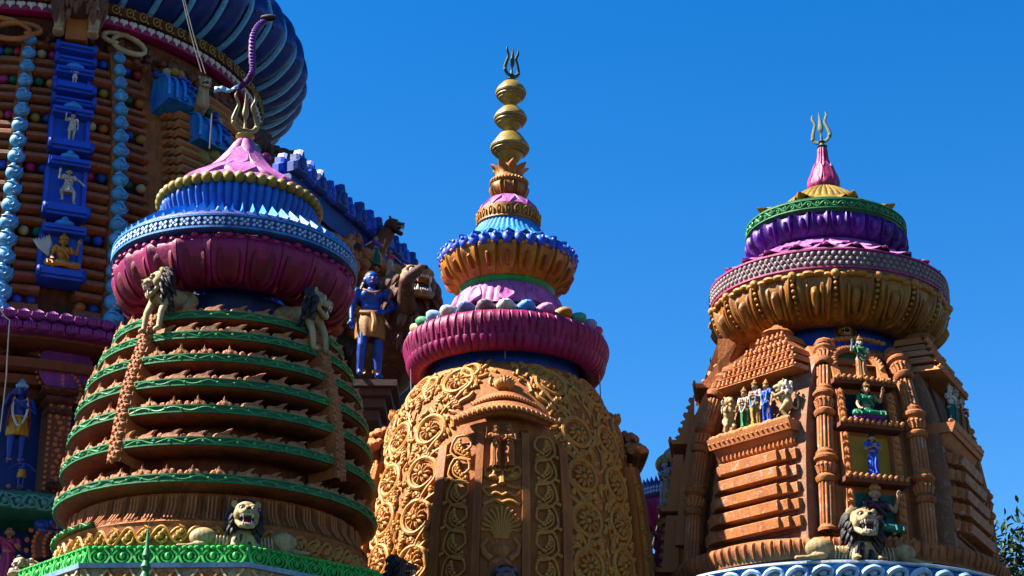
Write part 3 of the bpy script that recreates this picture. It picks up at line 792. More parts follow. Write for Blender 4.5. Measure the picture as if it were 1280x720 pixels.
v = MB(); r, z = M_.wz(81, 328); v.ball((0, -r, z), (.135, .12, .17), rot=(R(-18), 0, 0), seg=10, rings=7); v.ball((0, -r-.10, z+.06), (.05, .05, .06), seg=8, rings=5)
around(bs, 'blue_drop', v.mesh('blue_drop'), BLUE, 36)
ybp = [(78, 333), (80, 336), (77, 345), (71, 354), (62, 363), (52, 368)]
yb = ringpart(M_, 'yellow_bowl', M_.prof(ybp, 2), GOLD, 120)
v, f = petal(M_.prof([(80, 331), (80.5, 337), (77, 346), (71, 355), (61, 364)]), [.235, .235, .22, .19, .10], .10, 10, .06, k=3, rimpos=.72)
pm = MB().add(v, f)
r, z = M_.wz(80, 333)
for x, dz in ((-.15, -.02), (-.05, .02), (.05, .02), (.15, -.02)): pm.ball((x, -math.sqrt(r*r-x*x)-.045, z+dz), (.065, .06, .05), seg=7, rings=5)
around(yb, 'yellow_petal', pm.mesh('yellow_petal'), GOLD, 20)
v, f = petal(M_.prof([(79, 342), (75, 350), (69, 358)]), [.05, .06, .05], .13, 4)
around(yb, 'petal_vein', MB().add(v, f).mesh('petal_vein'), P('orange_vein', (.55, .16, .02), None, .4, .3), 20)
ringpart(M_, 'green_collar', M_.prof([(56, 360), (60, 366), (57, 373), (55, 374)], 2), P('collar_green', (.03, .42, .12), None, .4, .3), 72)
pd = ringpart(M_, 'pink_dome', M_.prof([(54, 370), (60, 374), (66, 382), (71, 392), (76, 404), (92, 410)], 3), PINK, 260, mod=flute(44, .03))
rowpetals(M_, pd, 'dome_leaf', [(64, 379), (68, 386), (72, 395), (82, 403)], [.05, .16, .22, .02], .06, 11, PINK, 0, .035)
cols = [WHITE, BLUEL, PINK, GOLDD, P('mint', (.12, .48, .36), None, .4, .3), P('lilac', (.42, .36, .62), None, .4, .3), PINKD, BLUEP, P('cream_bead', (.58, .52, .30), None, .4, .3), P('mint2', (.10, .46, .22), None, .4, .3), BLUEP, WHITE, P('lilac2', (.30, .34, .60), None, .4, .3), GREY]
v = MB(); r, z = M_.wz(112, 421)
for k in range(9):
    t = -1+k/4
v.ball((0, -r+.16, z-.09), (.24, .38, .17), rot=(R(-20), 0, 0), seg=14, rings=10)
v.lathe([(.195, -.03), (.212, -.02), (.212, .02), (.195, .03)], 18, m=Matrix.Translation((0, -r-.04, z-.12)) @ Matrix.Rotation(R(70), 4, 'X'))
dsk = ringpart(M_, 'magenta_disc', M_.prof([(76, 404), (100, 418), (116, 428), (124, 433), (127, 441), (126.5, 448), (123, 460), (117, 470), (110, 475), (101, 471), (91, 459)], 3), MAGENTA, 640, mod=lambda a, t, r, z: (r+(.05*(abs(math.cos(a*48))-.5) if .25 < t < .85 else 0), z))
around(dsk, 'coloured_bead', v.mesh('coloured_bead'), None, 28, 0, mats=cols)
v, f = petal(M_.prof([(122, 431), (126, 436), (127.5, 442), (126, 452)]), [.10, .105, .10, .06], .06, 6, .02)
around(dsk, 'rim_petal', MB().add(v, f).mesh('rim_petal'), MAGENTA, 72)
v, f = petal(M_.prof([(124, 458), (119, 468), (111, 475)]), [.10, .10, .06], .05, 5)
around(dsk, 'under_petal', MB().add(v, f).mesh('under_petal'), MAGENTA, 72, R(2.5))
ringpart(M_, 'neck', M_.prof([(90, 455), (91, 466), (92.5, 480), (95, 492)]), BLUEN, 72)
# body
mbp = [(90, 482), (99, 485), (110, 493), (122, 507), (133, 524), (143, 547), (152, 575), (160, 603), (167, 635), (173, 672), (178, 710), (182, 760), (184, 800)]
bp = M_.prof(mbp, 2); M_.setbody(bp)
bodyM = ringpart(M_, 'carved_body', bp, STONEL, 128)
MB().lathe([(M_.wz(184, 800)[0], M_.z(800)), (3.6, .6), (0, .6)], 48).build('tower_shaft', STONEL, M_.root)
def vine(T, m, pts, rad, off=.03, tip=.3):
    """tube over the surface through pixel points"""
    pts = [T.hit(*p) if isinstance(p, tuple) and len(p) == 2 and p[0] > 10 else p for p in pts]
def stube(T, m, uv, rad, th0, z0, off=.02, seg=6, flip=1, rads=None):
    r0 = T.rf(z0); P3 = [T.pt(th0+flip*u/r0, z0+v_, off) for u, v_ in uv]
    nr = [Vector((p.x, p.y, 0)).normalized() for p in P3]
    m.tube(P3, rads or rad, seg, nrm=nr)
def flower_mesh(rr=.20, n=10):
    m = MB(); m.ball((0, -.02, 0), (rr*.30, .05, rr*.30), seg=10, rings=6)
    for k in range(n):
        a = 2*PI*k/n; M4 = Matrix.Rotation(a, 4, 'Y')
        m.ball((0, -.0, rr*.68), (rr*.20, .052, rr*.36), seg=8, rings=6, m=M4)
        m.box((0, -.048, rr*.66), (rr*.025, .01, rr*.24), m=M4)
    m.lathe([(rr*.34, -.005), (rr*.42, .03), (rr*.34, .05)], 16, m=Matrix.Rotation(PI/2, 4, 'X'))
    return m.mesh('flower')
FLW = flower_mesh()
def spiral(Rs, turn=1.25, a0=0.0, inner=.45, n=26, tail=None):
    pts = []
    for i in range(n):
        t = i/(n-1); a = a0+t*turn*2*PI; q = Rs*(1-(1-inner)*t**1.5); pts.append((q*math.cos(a), q*math.sin(a)))
    if tail: pts = spl([tail]+[(tail[0]*.45+pts[0][0]*.55-(.02), tail[1]*.5+pts[0][1]*.5)], 4)[:-1]+pts
    return pts
def leafm():
    m = MB(); m.ball((0, 0, .18), (.055, .035, .20), seg=8, rings=8)
    for k in range(5):
        for sx in (-1, 1): m.tube([(sx*.005, -.035, .05+.06*k), (sx*.045, -.025, .09+.06*k)], .009, 4)
    return m.mesh('scroll_leaf')
LFM = leafm()
def bud():
    m = MB(); m.ball((0, 0, 0), (.055, .05, .055), seg=9, rings=7); m.ball((0, -.03, .03), (.03, .03, .03), seg=7, rings=5); return m.mesh('berry')
BUD = bud()
def volute(T, parent, th, z, Rs, flip, flower=True, up=True):
    """one vine volute round a flower with stem, inner line, leaf and berries; flip mirrors it"""
    s = T.wz
    m = MB(); lean_ = 1.0
    pts = spiral(Rs, 1.12, R(-62), .74)
    tail = [(-Rs*.55, -Rs*2.35), (-Rs*.30, -Rs*1.9), (Rs*.12, -Rs*1.4)]
    full = spl(tail+pts[::3]+[pts[-1]], 3)
    n = len(full); stube(T, m, full, None, th, z, .03, 7, flip, [.026+.030*min(1, 3*i/n)*min(1, (n-i)/n*3+.25) for i in range(n)])
    full2 = [(x*.80, y*.80) for x, y in pts[3:]]
    stube(T, m, full2, None, th, z, .015, 5, flip, [.020]*(len(full2)-2)+[.015, .01])
    t2 = spl([(-Rs*.75, -Rs*2.3), (-Rs*.75, -Rs*1.75), (-Rs*.85, -Rs*1.2), (-Rs*1.08, -Rs*.55)], 4)
    stube(T, m, t2, None, th, z, .02, 6, flip, [.035-.02*i/len(t2) for i in range(len(t2))])
    t3 = spl([(-Rs*.45, -Rs*2.2), (-Rs*.2, -Rs*1.7), (-Rs*.25, -Rs*1.25), (-Rs*.5, -Rs*1.0)], 4)
    stube(T, m, t3, None, th, z, .02, 6, flip, [.032-.018*i/len(t3) for i in range(len(t3))])
    t4 = spl([(Rs*.1, -Rs*1.9), (Rs*.55, -Rs*1.5), (Rs*.95, -Rs*1.25), (Rs*1.15, -Rs*.9)], 4)
    stube(T, m, t4, None, th, z, .02, 6, flip, [.02+.035*math.sin(PI*i/len(t4)) for i in range(len(t4))])
    m.build('scroll_vine', OCHRE, parent)
    r0 = T.rf(z)
    if flower: inst(None, FLW, OCHRE, 'flower', parent, T.frame(th, z, .035, Rs/.335) @ Matrix.Rotation(random.random(), 4, 'Y'))
    for u, v_, sc in ((-.62, -1.05, 1.1), (-.28, -1.22, .9), (-1.1, -.42, 1.0), (.75, -1.02, 1.1), (1.1, .55, .8), (-.9, .85, .9)):
        inst(None, BUD, OCHRE, 'berry', parent, T.frame(th+flip*u*Rs/r0, z+v_*Rs, .03, sc*Rs/.30))
    for u, v_, rot in ((-.95, -1.75, 14), (.55, -1.95, -40)):
        inst(None, LFM, OCHRE, 'scroll_leaf', parent, T.frame(th+flip*u*Rs/r0, z+v_*Rs, .03, Rs/.30) @ Matrix.Rotation(R(flip*rot), 4, 'Y'))
colA = [(574, 477), (541, 539), (534, 592), (523, 648)]
colB = [(523, 490), (504, 548), (488, 603), (479, 652)]
hits = []
for i, (c, sgn) in enumerate(((colA, 1), (colB, -1))):
    for px, py in c:
        th, z = M_.hit(px, py); hits.append((th, z, sgn))
hitA = [h for h in hits if h[2] > 0]
hits = [(-R(34)+.015*i, h[1], 1) for i, h in enumerate(hitA)]
hits = []
for i, (px, py) in enumerate(colA): th, z = M_.hit(px, py); hits.append((-R((25.5, 34.5, 34.5, 35)[i]), z, 1, .37+.012*i))
for i, (px, py) in enumerate(colB): th, z = M_.hit(px, py); hits.append((-R(54), z, -1, .37+.012*i))
hits.append((M_.hit(590, 466)[0], M_.hit(600, 464)[1], -1, .21))
hits.append((-R(35), M_.hit(520, 705)[1], 1, .40)); hits.append((-R(54), M_.hit(480, 702)[1], -1, .40))
hits.append((-R(44), M_.hit(548, 480)[1], -1, .20)); hits.append((-R(70), M_.hit(523, 520)[1], -1, .30))
for th, z, f_, rs in hits:
    volute(M_, bodyM, th, z, rs, f_)
    volute(M_, bodyM, -th, z, rs, -f_)
def filler(s0, s1, keep, side, seed, zlo=None, zhi=None):
    """small curled leaves and berries between the volutes"""
    rnd = random.Random(seed); m = MB(); placed = []
    for k in range(900):
        th = R(rnd.uniform(s0, s1)); z = rnd.uniform(zlo or M_.z(790), zhi or M_.z(500)); r0 = M_.rf(z)
        if any(math.hypot((th+side*0-kt)*r0, z-kz) < kr*1.02 for kt, kz, kr, _ in keep): continue
        if any(math.hypot((th-a)*r0, z-b) < .185 for a, b in placed): continue
        placed.append((th, z)); a0 = rnd.uniform(-.8, .8)+(PI if rnd.random() < .3 else 0); L = rnd.uniform(.13, .2); c = rnd.choice((-1, 1))
        uv = [(L*(-math.sin(a0)*(t-.4)+c*.35*math.cos(a0)*t*t), L*(math.cos(a0)*(t-.4)+c*.35*math.sin(a0)*t*t)) for t in (0, .3, .6, .9, 1.2)]
        stube(M_, m, uv, None, th, z, .02, 6, 1, [.012, .035, .045, .04, .05])
        if rnd.random() < .5: m.ball(M_.pt(th+.09/r0*c, z-.04, .025), (.04, .04, .04), seg=7, rings=5)
    o = m.build('leaf_filling', OCHRE, bodyM); o['kind'] = 'stuff'
KP = [(th, z, rs, f_) for th, z, f_, rs in hits]
filler(-29, -7, KP, 1, 5, M_.zn(484, 2.2), M_.z(487)); filler(7, 29, [(-a, b, c, d) for a, b, c, d in KP], 1, 6, M_.zn(484, 2.2), M_.z(487))
filler(-29, -21.5, KP, 1, 7, M_.zn(545, 2.7), M_.zn(484, 2.2)); filler(21.5, 29, [(-a, b, c, d) for a, b, c, d in KP], 1, 8, M_.zn(545, 2.7), M_.zn(484, 2.2))
filler(-62, -27.5, KP, 1, 3); filler(27.5, 62, [(-a, b, c, d) for a, b, c, d in KP], -1, 4)
# projecting ribs (four sides)
def strip(T, name, th0, th1, y0, y1, off, mat, parent, nu=5, nz=18, off0=-.1, arch=0.0, soft=.0):
    z0, z1 = (T.zn(y0, 2.7), T.zn(y1, 3.0)) if y0 > 50 else (y0, y1)
    m = MB(); v = []; f = []
    cols_ = [(th0, off0)]+[(th0+(th1-th0)*i/nu, off*(1 if not soft else (1-soft*abs(2*i/nu-1)**3))) for i in range(nu+1)]+[(th1, off0)]
    for j in range(nz+1):
        t = j/nz
        for k, (th, of) in enumerate(cols_):
            z = z0+(z1-z0)*t
            if arch: z += arch*(1-t)**2*(1-(2*((th-th0)/(th1-th0))-1)**2)
            o_ = of if (j > 0 or of < 0) else -.05
            v.append(T.pt(th, z, o_))
    K = len(cols_)
    for j in range(nz):
        for k in range(K-1): a = j*K+k; f.append((a, a+K, a+K+1, a+1))
    return m.add(v, f).build(name, mat, parent)
def coil(T, m, th, z, Rs, flip):
    pts = spiral(Rs, 1.0, R(-20), .55, 16); full = spl([(-Rs*.8, -Rs*1.5), (Rs*.2, -Rs*1.35), (Rs*.85, -Rs*.8)]+pts[::3], 2)
    n = len(full); stube(T, m, full, None, th, z, .12, 6, flip, [.028]*(n-3)+[.022, .018, .012])
    stube(T, m, spl([(-Rs*.7, -Rs*1.25), (Rs*.0, -Rs*1.0), (Rs*.5, -Rs*.6), (Rs*.62, 0), (Rs*.3, Rs*.5)], 3), .018, th, z, .115, 5, flip)
    r0 = T.rf(z)
    for k in range(6):
        t = k/5; m.ball(T.pt(th+flip*(-.55+.75*t+.25*math.sin(t*3))*Rs/r0, z+(-.95+1.35*t)*Rs, .13), (.04, .04, .045), seg=7, rings=5)
        m.ball(T.pt(th+flip*(-.35+.75*t+.2*math.sin(t*3))*Rs/r0, z+(-1.05+1.2*t)*Rs, .125), (.026, .03, .03), seg=6, rings=4)
    m.tube([T.pt(th+flip*Rs*.9/r0, z-Rs*.9, .12), T.pt(th+flip*Rs*1.15/r0, z-Rs*1.1, .15), T.pt(th+flip*Rs*1.3/r0, z-Rs*.85, .12)], [.03, .045, .005], 6)
def raha(T, thc, detail=True):
    dg = R(1)
    slab = strip(T, 'rib_slab', thc-26*dg, thc+26*dg, 548, 800, .04, STONEL, T.root, 10, 24)
    for a0, a1, nm in ((-26.2, -22.8, 'rib'), (22.8, 26.2, 'rib'), (-10.2, -7.4, 'rib'), (7.4, 10.2, 'rib')):
        strip(T, nm, thc+a0*dg, thc+a1*dg, 549 if abs(a0) > 20 else 536, 800, .17 if abs(a0) > 20 else .22, OCHRED, slab, 3, 24)
    cpan = strip(T, 'centre_panel', thc-7.4*dg, thc+7.4*dg, 540, 800, .10, STONEL, slab, 6, 20, arch=.25)
    # eyebrow ledges: leafy rolls bent like a moustache
    for y, wid, rad, dr, off in ((517, 20, .17, .16, .32), (510, 18, .10, .13, .20), (497, 13, .13, .11, .26), (490, 10, .08, .09, .16)):
        m = MB(); z = T.zn(y, 2.8)-.14; pts = []; nz = 22
        for i in range(nz+1):
            t = -1+2*i/nz; th = thc+t*wid*dg; pts.append(T.pt(th, z+dr*math.cos(t*PI*.62)*1.2, off*(1-.25*t*t)))
        m.tube(pts, [max(.02, rad*(1-.45*abs(-1+2*i/nz)**3)) for i in range(nz+1)], 9)
        led = m.build('brow_ledge', STONE, T.root)
        if off > .2:
            for i in range(nz):
                p = (pts[i]+pts[i+1])/2; th = math.atan2(p.x, -p.y)
                m2 = gmesh('ledge_leaf', lambda: MB().ball((0, 0, 0), (.085, .09, .05), rot=(.2, .5, 0), seg=8, rings=6).ball((.03, -.06, -.03), (.05, .05, .05), seg=7, rings=5))
                M4 = Matrix.Translation(p+Vector((math.sin(th), -math.cos(th), 0))*rad*.75) @ Matrix.Rotation(th, 4, 'Z') @ Matrix.Scale(rad/.13, 4)
                inst(None, m2, STONEL, 'leaf_curl', led, M4)
    # pot on top of the brow
    pm = MB(); pm.lathe([(0, -.02), (.14, 0), (.17, .03), (.13, .06), (.20, .12), (.24, .18), (.20, .25), (.12, .28), (.15, .31), (.10, .34), (.11, .37), (.05, .42), (.02, .50), (0, .52)], 24, mod=flute(12, .012))
    for k in range(9):
        a = R(-80+20*k); pm.tube(spl([(.12*math.sin(a), -.12*math.cos(a), .0), (.23*math.sin(a), -.23*math.cos(a), .10), (.25*math.sin(a), -.25*math.cos(a), .20), (.31*math.sin(a), -.31*math.cos(a), .25)], 3), [.04, .05, .055, .055, .05, .05, .045, .035, .025, .01], 6)
    inst(None, pm.mesh('vase'), OCHRE, 'vase', T.root, T.frame(thc, T.zn(488, 2.4), .0, .8))
    if not detail: return
    m = MB()
    for i, y in enumerate((556, 586, 616, 647, 680, 714, 748)):
        z = T.zn(y, 2.9)
        for sx in (-1, 1): coil(T, m, thc+sx*16.5*dg, z, .245+.006*i, sx)
    m.build('scroll_relief', OCHRE, slab)
    if thc: return
    r0 = T.rf(T.z(640)); m = MB()
    z = T.zn(600, 3.0)
    for sx in (-1, 1):
        stube(T, m, [(x, y) for x, y in spiral(.12, 1.1, R(-90), .4, 14)], .036, thc+sx*.27/r0, z+.16, .13)
        stube(T, m, spl([(0, .02), (.12, .0), (.24, .02), (.36, .10)], 3), .042, thc, z-.02, .13, 6, sx)
        stube(T, m, spl([(0, -.30), (.13, -.24), (.25, -.30), (.36, -.20), (.37, -.12), (.25, -.12), (.10, -.08)], 3), .036, thc, z-.08, .13, 6, sx)
        stube(T, m, spl([(.04, .22), (.10, .26), (.15, .18), (.09, .12), (.04, .16)], 3), .034, thc, z+.05, .14, 6, sx)
        stube(T, m, spl([(0, -.38), (.16, -.33), (.36, -.42)], 3), .042, thc, z-.16, .13, 6, sx)
        m.ball(T.pt(thc+sx*.18/r0, z+.02, .15), (.10, .07, .06), seg=8, rings=6)
    m.tube([T.pt(thc, z+.15, .15), T.pt(thc, z-.14, .20)], [.03, .07], 7)
    m.build('face_relief', OCHRE, cpan)
    m = MB(); zf = T.zn(676, 3.1)
    for k in range(-6, 7):
        a = k*R(11.5); L = .78-.03*abs(k)
        for j, (ww, ln) in enumerate(((0, 1),)):
            uv = spl([(.02*k, 0), (math.sin(a)*L*.35, .08+math.cos(a)*L*.45), (math.sin(a)*L*.62, math.cos(a)*L*.85), (math.sin(a)*L*.62+.05*(1 if k > 0 else -1 if k < 0 else 0), math.cos(a)*L*.85+.04)], 3)
            stube(T, m, uv, None, thc, zf, .12, 5, 1, [.020+.022*i/len(uv) for i in range(len(uv))])
    m.build('fan_relief', OCHRE, cpan)
    m = MB(); zt = T.zn(716, 3.2)
    m.ball(T.pt(thc, zt+.12, .14), (.24, .12, .20), seg=12, rings=8); m.ball(T.pt(thc, zt+.42, .12), (.19, .10, .17), seg=12, rings=8); m.ball(T.pt(thc, zt-.18, .14), (.22, .12, .16), seg=12, rings=8)
    for sx in (-1, 1):
        P3 = [T.pt(thc+sx*u/r0, zt+v_, .14) for u, v_ in ((.16, .25), (.30, .38), (.34, .55), (.24, .70))]; m.tube(P3, [.08, .075, .06, .04], 8)
        m.ball(T.pt(thc+sx*.10/r0, zt+.18, .22), (.08, .06, .07), seg=8, rings=6)
        m.tube([T.pt(thc+sx*.15/r0, zt-.15, .14), T.pt(thc+sx*.22/r0, zt-.6, .14)], [.11, .07], 8)
    m.build('torso_relief', STONEL, cpan)
for a in (0, -PI/2, PI/2): raha(M_, a)
MB().tube([M_.pt(0, M_.z(486), .2), M_.pt(0, M_.z(486)+.45, .2)], .012, 5).build('iron_rod', STEEL, M_.root)
for a, y in ((R(-74), 505), (R(72), 510)): MB().tube([M_.pt(a, M_.z(y), .0), M_.pt(a, M_.z(y), .0)+Vector((-.03, 0, .6))], .014, 5).build('iron_rod', STEEL, M_.root)

A_LION_Z = zt+.01; A_LION_D = 3.07

# ================================================================== TOWER C: tower with pilasters, niches and stacked mouldings (right)
Cw = Tower('niche_tower', 'orange tower with fluted pilasters and figure niches under a gold petalled disc', 'temple tower', 40.0, (1028, 185), (1045, 650))
T = Cw
ctr = trident(T.root, T.z(184), .98, VERD, rz=R(-30), lean=R(-4), w=.36)
pb = ringpart(T, 'rose_bulb', T.prof([(4, 184), (6, 188), (6.5, 196), (9, 206), (14, 218), (19, 228), (20, 234), (17, 239)], 3), PINKD, 96, mod=flute(12, .02))
rowpetals(T, pb, 'bulb_leaf', [(19, 234), (18, 226), (13, 214), (10, 205)], [.12, .15, .12, .01], .05, 8, PINKD, R(10), .02)
gd = ringpart(T, 'gold_dome', T.prof([(18, 238), (27, 243), (38, 250), (49, 259), (58, 268), (76, 277), (86, 282)], 3), OLIVE, 320, mod=lambda a, t, r, z: (r+(.045*(abs(math.cos(a*20))-.5) if t < .66 else 0), z))
rowpetals(T, gd, 'star_leaf', [(56, 268), (70, 275), (84, 279), (97, 277)], [.10, .24, .20, .01], .08, 9, GOLD, R(12))
gr = ringpart(T, 'green_ring', T.prof([(84, 281), (95, 285), (98, 288), (97.5, 300), (95, 303), (90, 303)]), GREEN, 96)
rr_, zz_ = T.wz(98, 294)
scroll_band(T, 'scroll_relief', zz_, .10, rr_+.01, 60, GREENL, gr, R(-125), R(125), rad=.017)
m = MB()
for dz in (-.105, .105): m.lathe([(rr_-.01, zz_+dz-.018), (rr_+.025, zz_+dz-.014), (rr_+.025, zz_+dz+.014), (rr_-.01, zz_+dz+.018)], 96)
m.build('band_edge', GREENL, gr)
pp = ringpart(T, 'purple_bowl', T.prof([(92, 303), (95, 307), (95, 314), (92, 322), (87, 328), (80, 330)], 2), PURPLE, 96)
v, f = petal(T.prof([(93, 302), (96, 307), (96, 314), (93, 321), (87, 328)]), [.19, .20, .195, .17, .05], .05, 10, .075, rimpos=.76)
pm = MB().add(v, f); v, f = petal(T.prof([(95, 309), (95, 315), (92, 321)]), [.08, .09, .03], .12, 6); pm.add(v, f)
around(pp, 'purple_petal', pm.mesh('purple_petal'), PURPLE, 27)
pl = ringpart(T, 'lilac_skirt', T.prof([(80, 327), (90, 334), (102, 344), (118, 354), (136, 362), (142, 366)], 2), PINK, 96)
rowpetals(T, pl, 'skirt_leaf', [(84, 330), (93, 337), (104, 345), (116, 348)], [.18, .27, .24, .01], .07, 20, PINK, 0, .02)
rowpetals(T, pl, 'skirt_leaf', [(100, 343), (114, 352), (128, 358), (142, 358)], [.22, .30, .26, .01], .07, 24, PINK, R(5), .02)
gb = ringpart(T, 'bead_band', T.prof([(136, 364), (142, 367), (145, 369), (145.5, 386), (146, 389), (143, 393), (138, 394)]), GREY, 128)
bd = MB(); rr_, z0 = T.wz(145.5, 386); z1 = T.z(371)
for i in range(112):
    for k in range(3):
        a = 2*PI*(i+.5*(k % 2))/112
        if abs((a+PI) % (2*PI)-PI) > R(120): continue
        z = z0+(z1-z0)*(k+.35)/2.7; bd.ball((rr_*math.sin(a), -rr_*math.cos(a), z), (.062, .062, .060), seg=7, rings=5)
bd.build('band_beads', GREY, gb)['kind'] = 'stuff'
for y in (368, 389): r_, z_ = T.wz(146, y); MB().lathe([(r_-.02, z_-.03), (r_+.02, z_-.02), (r_+.02, z_+.02), (r_-.02, z_+.03)], 128).build('band_edge', PINKD, gb)
nar5 = lambda L: [(w_-5, y_) for w_, y_ in L]
gwl = T.prof(nar5([(140, 392), (144, 398), (143, 408), (139, 420), (131, 432), (118, 441), (102, 443), (84, 436)]), 2)
gw = ringpart(T, 'gold_bowl', gwl, GOLDD, 128)
def gpetal(hwk, bul, rim, rp):
    v, f = petal(T.prof(nar5([(140, 391), (145, 396), (145, 408), (141, 420), (132, 431), (118, 439), (100, 441)])), [h*hwk for h in (.42, .44, .42, .38, .33, .26, .10)], bul, 14, rim, rimpos=rp); return v, f
pm = MB()
v, f = gpetal(1.0, .08, .11, .80); pm.add(v, f)
v, f = petal(T.prof(nar5([(144, 401), (142, 412), (136, 423), (127, 433), (112, 440)])), [.24, .24, .22, .18, .06], .16, 10, .12, rimpos=.7); pm.add(v, f)
v, f = petal(T.prof(nar5([(143, 408), (139, 418), (131, 427), (122, 434)])), [.10, .12, .10, .04], .24, 8); pm.add(v, f)
# scalloped lip at the top of each petal
for k, (x, dz, s_) in enumerate(((-.30, -.03, .13), (-.12, .02, .16), (.12, .02, .16), (.30, -.03, .13))):
    r, z = T.wz(139, 396); pm.ball((x, -math.sqrt(r*r-x*x)-.06, z+dz), (s_, .11, .085), seg=9, rings=6)
around(gw, 'gold_petal', pm.mesh('gold_petal'), GOLDD, 18, R(4))
pm = MB()
for k in range(9):
    w_, y = [(145, 397), (145, 402), (144, 408), (142, 414), (139, 420), (135, 425), (131, 430), (125, 434), (118, 438)][k]
    r, z = T.wz(w_, y); s_ = .105 if k == 0 else .055-.003*k; pm.ball((0, -r-.03, z), s_, seg=8, rings=6)
around(gw, 'petal_beads', pm.mesh('petal_beads'), GOLDD, 18, R(14))
ringpart(T, 'neck', T.prof([(84, 425), (84, 440), (86, 462), (90, 475)]), BLUEN, 72)
# octagonal core of the body
T.setbody(T.prof([(84, 452), (97, 458), (111, 467), (129, 483), (147, 506), (161, 537), (173, 577), (181, 620), (188, 670), (193, 720), (198, 790)]))
core_prof = sorted([(r-.30, z) for z, r in T.body], key=lambda q: -q[1])
MB().lathe(core_prof, 64).build('body_core', STONE, T.root)
MB().lathe([(T.rf(T.z(790))-.3, T.z(790)), (3.5, .6), (0, .6)], 48).build('tower_shaft', STONE, T.root)
US = [0.0]
def fbox(m, th, u0, u1, z0, z1, d0, d1, dt0=None, ut=None):
    """box on bay th: u across, z up, depth from d0 (inside) to d1 (outside) at the bottom, dt0 outside at top"""
    n = Vector((math.sin(th), -math.cos(th), 0)); t = Vector((math.cos(th), math.sin(th), 0)); dt = d1 if dt0 is None else dt0; a0, a1 = ut if ut else (u0, u1); u0 += US[0]; u1 += US[0]; a0 += US[0]; a1 += US[0]
    P8 = [n*d0+t*u0+Vector((0, 0, z0)), n*d1+t*u0+Vector((0, 0, z0)), n*d1+t*u1+Vector((0, 0, z0)), n*d0+t*u1+Vector((0, 0, z0)),
          n*d0+t*a0+Vector((0, 0, z1)), n*dt+t*a0+Vector((0, 0, z1)), n*dt+t*a1+Vector((0, 0, z1)), n*d0+t*a1+Vector((0, 0, z1))]
    return m.add(P8, [(0, 3, 2, 1), (4, 5, 6, 7), (0, 1, 5, 4), (1, 2, 6, 5), (2, 3, 7, 6), (3, 0, 4, 7)])
def zr(y, near=3.2): return T.zn(y, near)
# --- pilasters
def pilaster(th, ys, ybot, near, sc=1.0):
    """fluted half columns stacked with ring capitals, following the leaning wall"""
    def cap_prof(r): return [(r*.8, -.30), (r*1.15, -.29), (r*1.38, -.24), (r*1.42, -.19), (r*1.25, -.15), (r*.98, -.12), (r*.92, -.09), (r*1.02, .0), (r*1.18, .08), (r*1.28, .13), (r*1.1, .15), (r*1.2, .17), (r*1.5, .21), (r*1.55, .26), (r*1.35, .31), (r*.8, .33)]
    rad = .165*sc; caps = [zr(y, near) for y in ys]; root = None
    def placed(m, z, lean=True): return T.frame(th, z, .06)
    zb = zr(ybot, near); segs = []
    prev = None
    for i, zc in enumerate(caps):
        me = MB().lathe(cap_prof(rad), 28)
        for k in range(14):
            a = 2*PI*k/14
            me.tube([(rad*.95*math.sin(a), -rad*.95*math.cos(a), -.09), (rad*1.15*math.sin(a), -rad*1.15*math.cos(a), .03), (rad*1.30*math.sin(a), -rad*1.30*math.cos(a), .09), (rad*1.42*math.sin(a), -rad*1.42*math.cos(a), .05)], [.028, .034, .034, .014], 5)
        cp = inst(None, me.mesh('capital'), STONE, 'capital', T.root, T.frame(th, zc, .08))
        top_ = zc-.30; bot_ = (caps[i+1]+.33) if i+1 < len(caps) else zb
        if top_-bot_ > .15:
            p0, p1 = T.pt(th, bot_, .08), T.pt(th, top_, .08)
            m = MB(); L = (p1-p0).length
            m.lathe([(rad*.92, 0), (rad*.92, L)], 120, mod=flute(12, .045, pw=.7))
            zax = (p1-p0).normalized(); x = Vector((math.cos(th), math.sin(th), 0)); y = zax.cross(x).normalized()
            M4 = Matrix((x, y, zax)).transposed().to_4x4(); M4.translation = p0
            inst(None, m.mesh('fluted_shaft'), COURSE, 'fluted_shaft', T.root, M4)
            bs_ = MB().lathe([(rad*1.25, -.02), (rad*1.3, .04), (rad*1.05, .09), (rad*1.0, .12)], 28)
            inst(None, bs_.mesh('shaft_base'), STONE, 'shaft_base', T.root, T.frame(th, bot_, .08))
    z0 = caps[0]+.33
    me = MB().lathe([(rad*1.2, 0), (rad*1.45, .05), (rad*1.4, .12), (rad*1.1, .2), (rad*.9, .28), (rad*.5, .33), (0, .35)], 24, mod=flute(10, .015)); inst(None, me.mesh('finial_cap'), STONE, 'finial_cap', T.root, T.frame(th, z0-.02, .08))
pilaster(R(-12.5), (437, 505, 590), 668, 3.2)
pilaster(R(22.5), (455, 532, 615), 690, 2.9)
pilaster(R(-73), (476, 545, 625), 712, 1.6)
pilaster(R(92), (478, 545, 625), 712, .2)
pilaster(R(-122), (478, 545, 625), 712, -1.5)
# --- back wall of each bay (bare plaster and orange paint)
def bay_wall(th, hw, yT, yB, inset, mat, near, topw=.72):
    m = MB(); zt, zb = zr(yT, near), zr(yB, near); n = 10
    for i in range(n):
        za = zb+(zt-zb)*i/n; zc = zb+(zt-zb)*(i+1)/n
        k0 = 1-(1-topw)*i/n; k1 = 1-(1-topw)*(i+1)/n
        fbox(m, th, -hw*k0, hw*k0, za, zc, 1.0, T.rf(za)*math.cos(R(17))-inset, T.rf(zc)*math.cos(R(17))-inset, (-hw*k1, hw*k1))
    return m.build('bay_wall', mat, T.root, 0)
CS = math.cos(R(17))
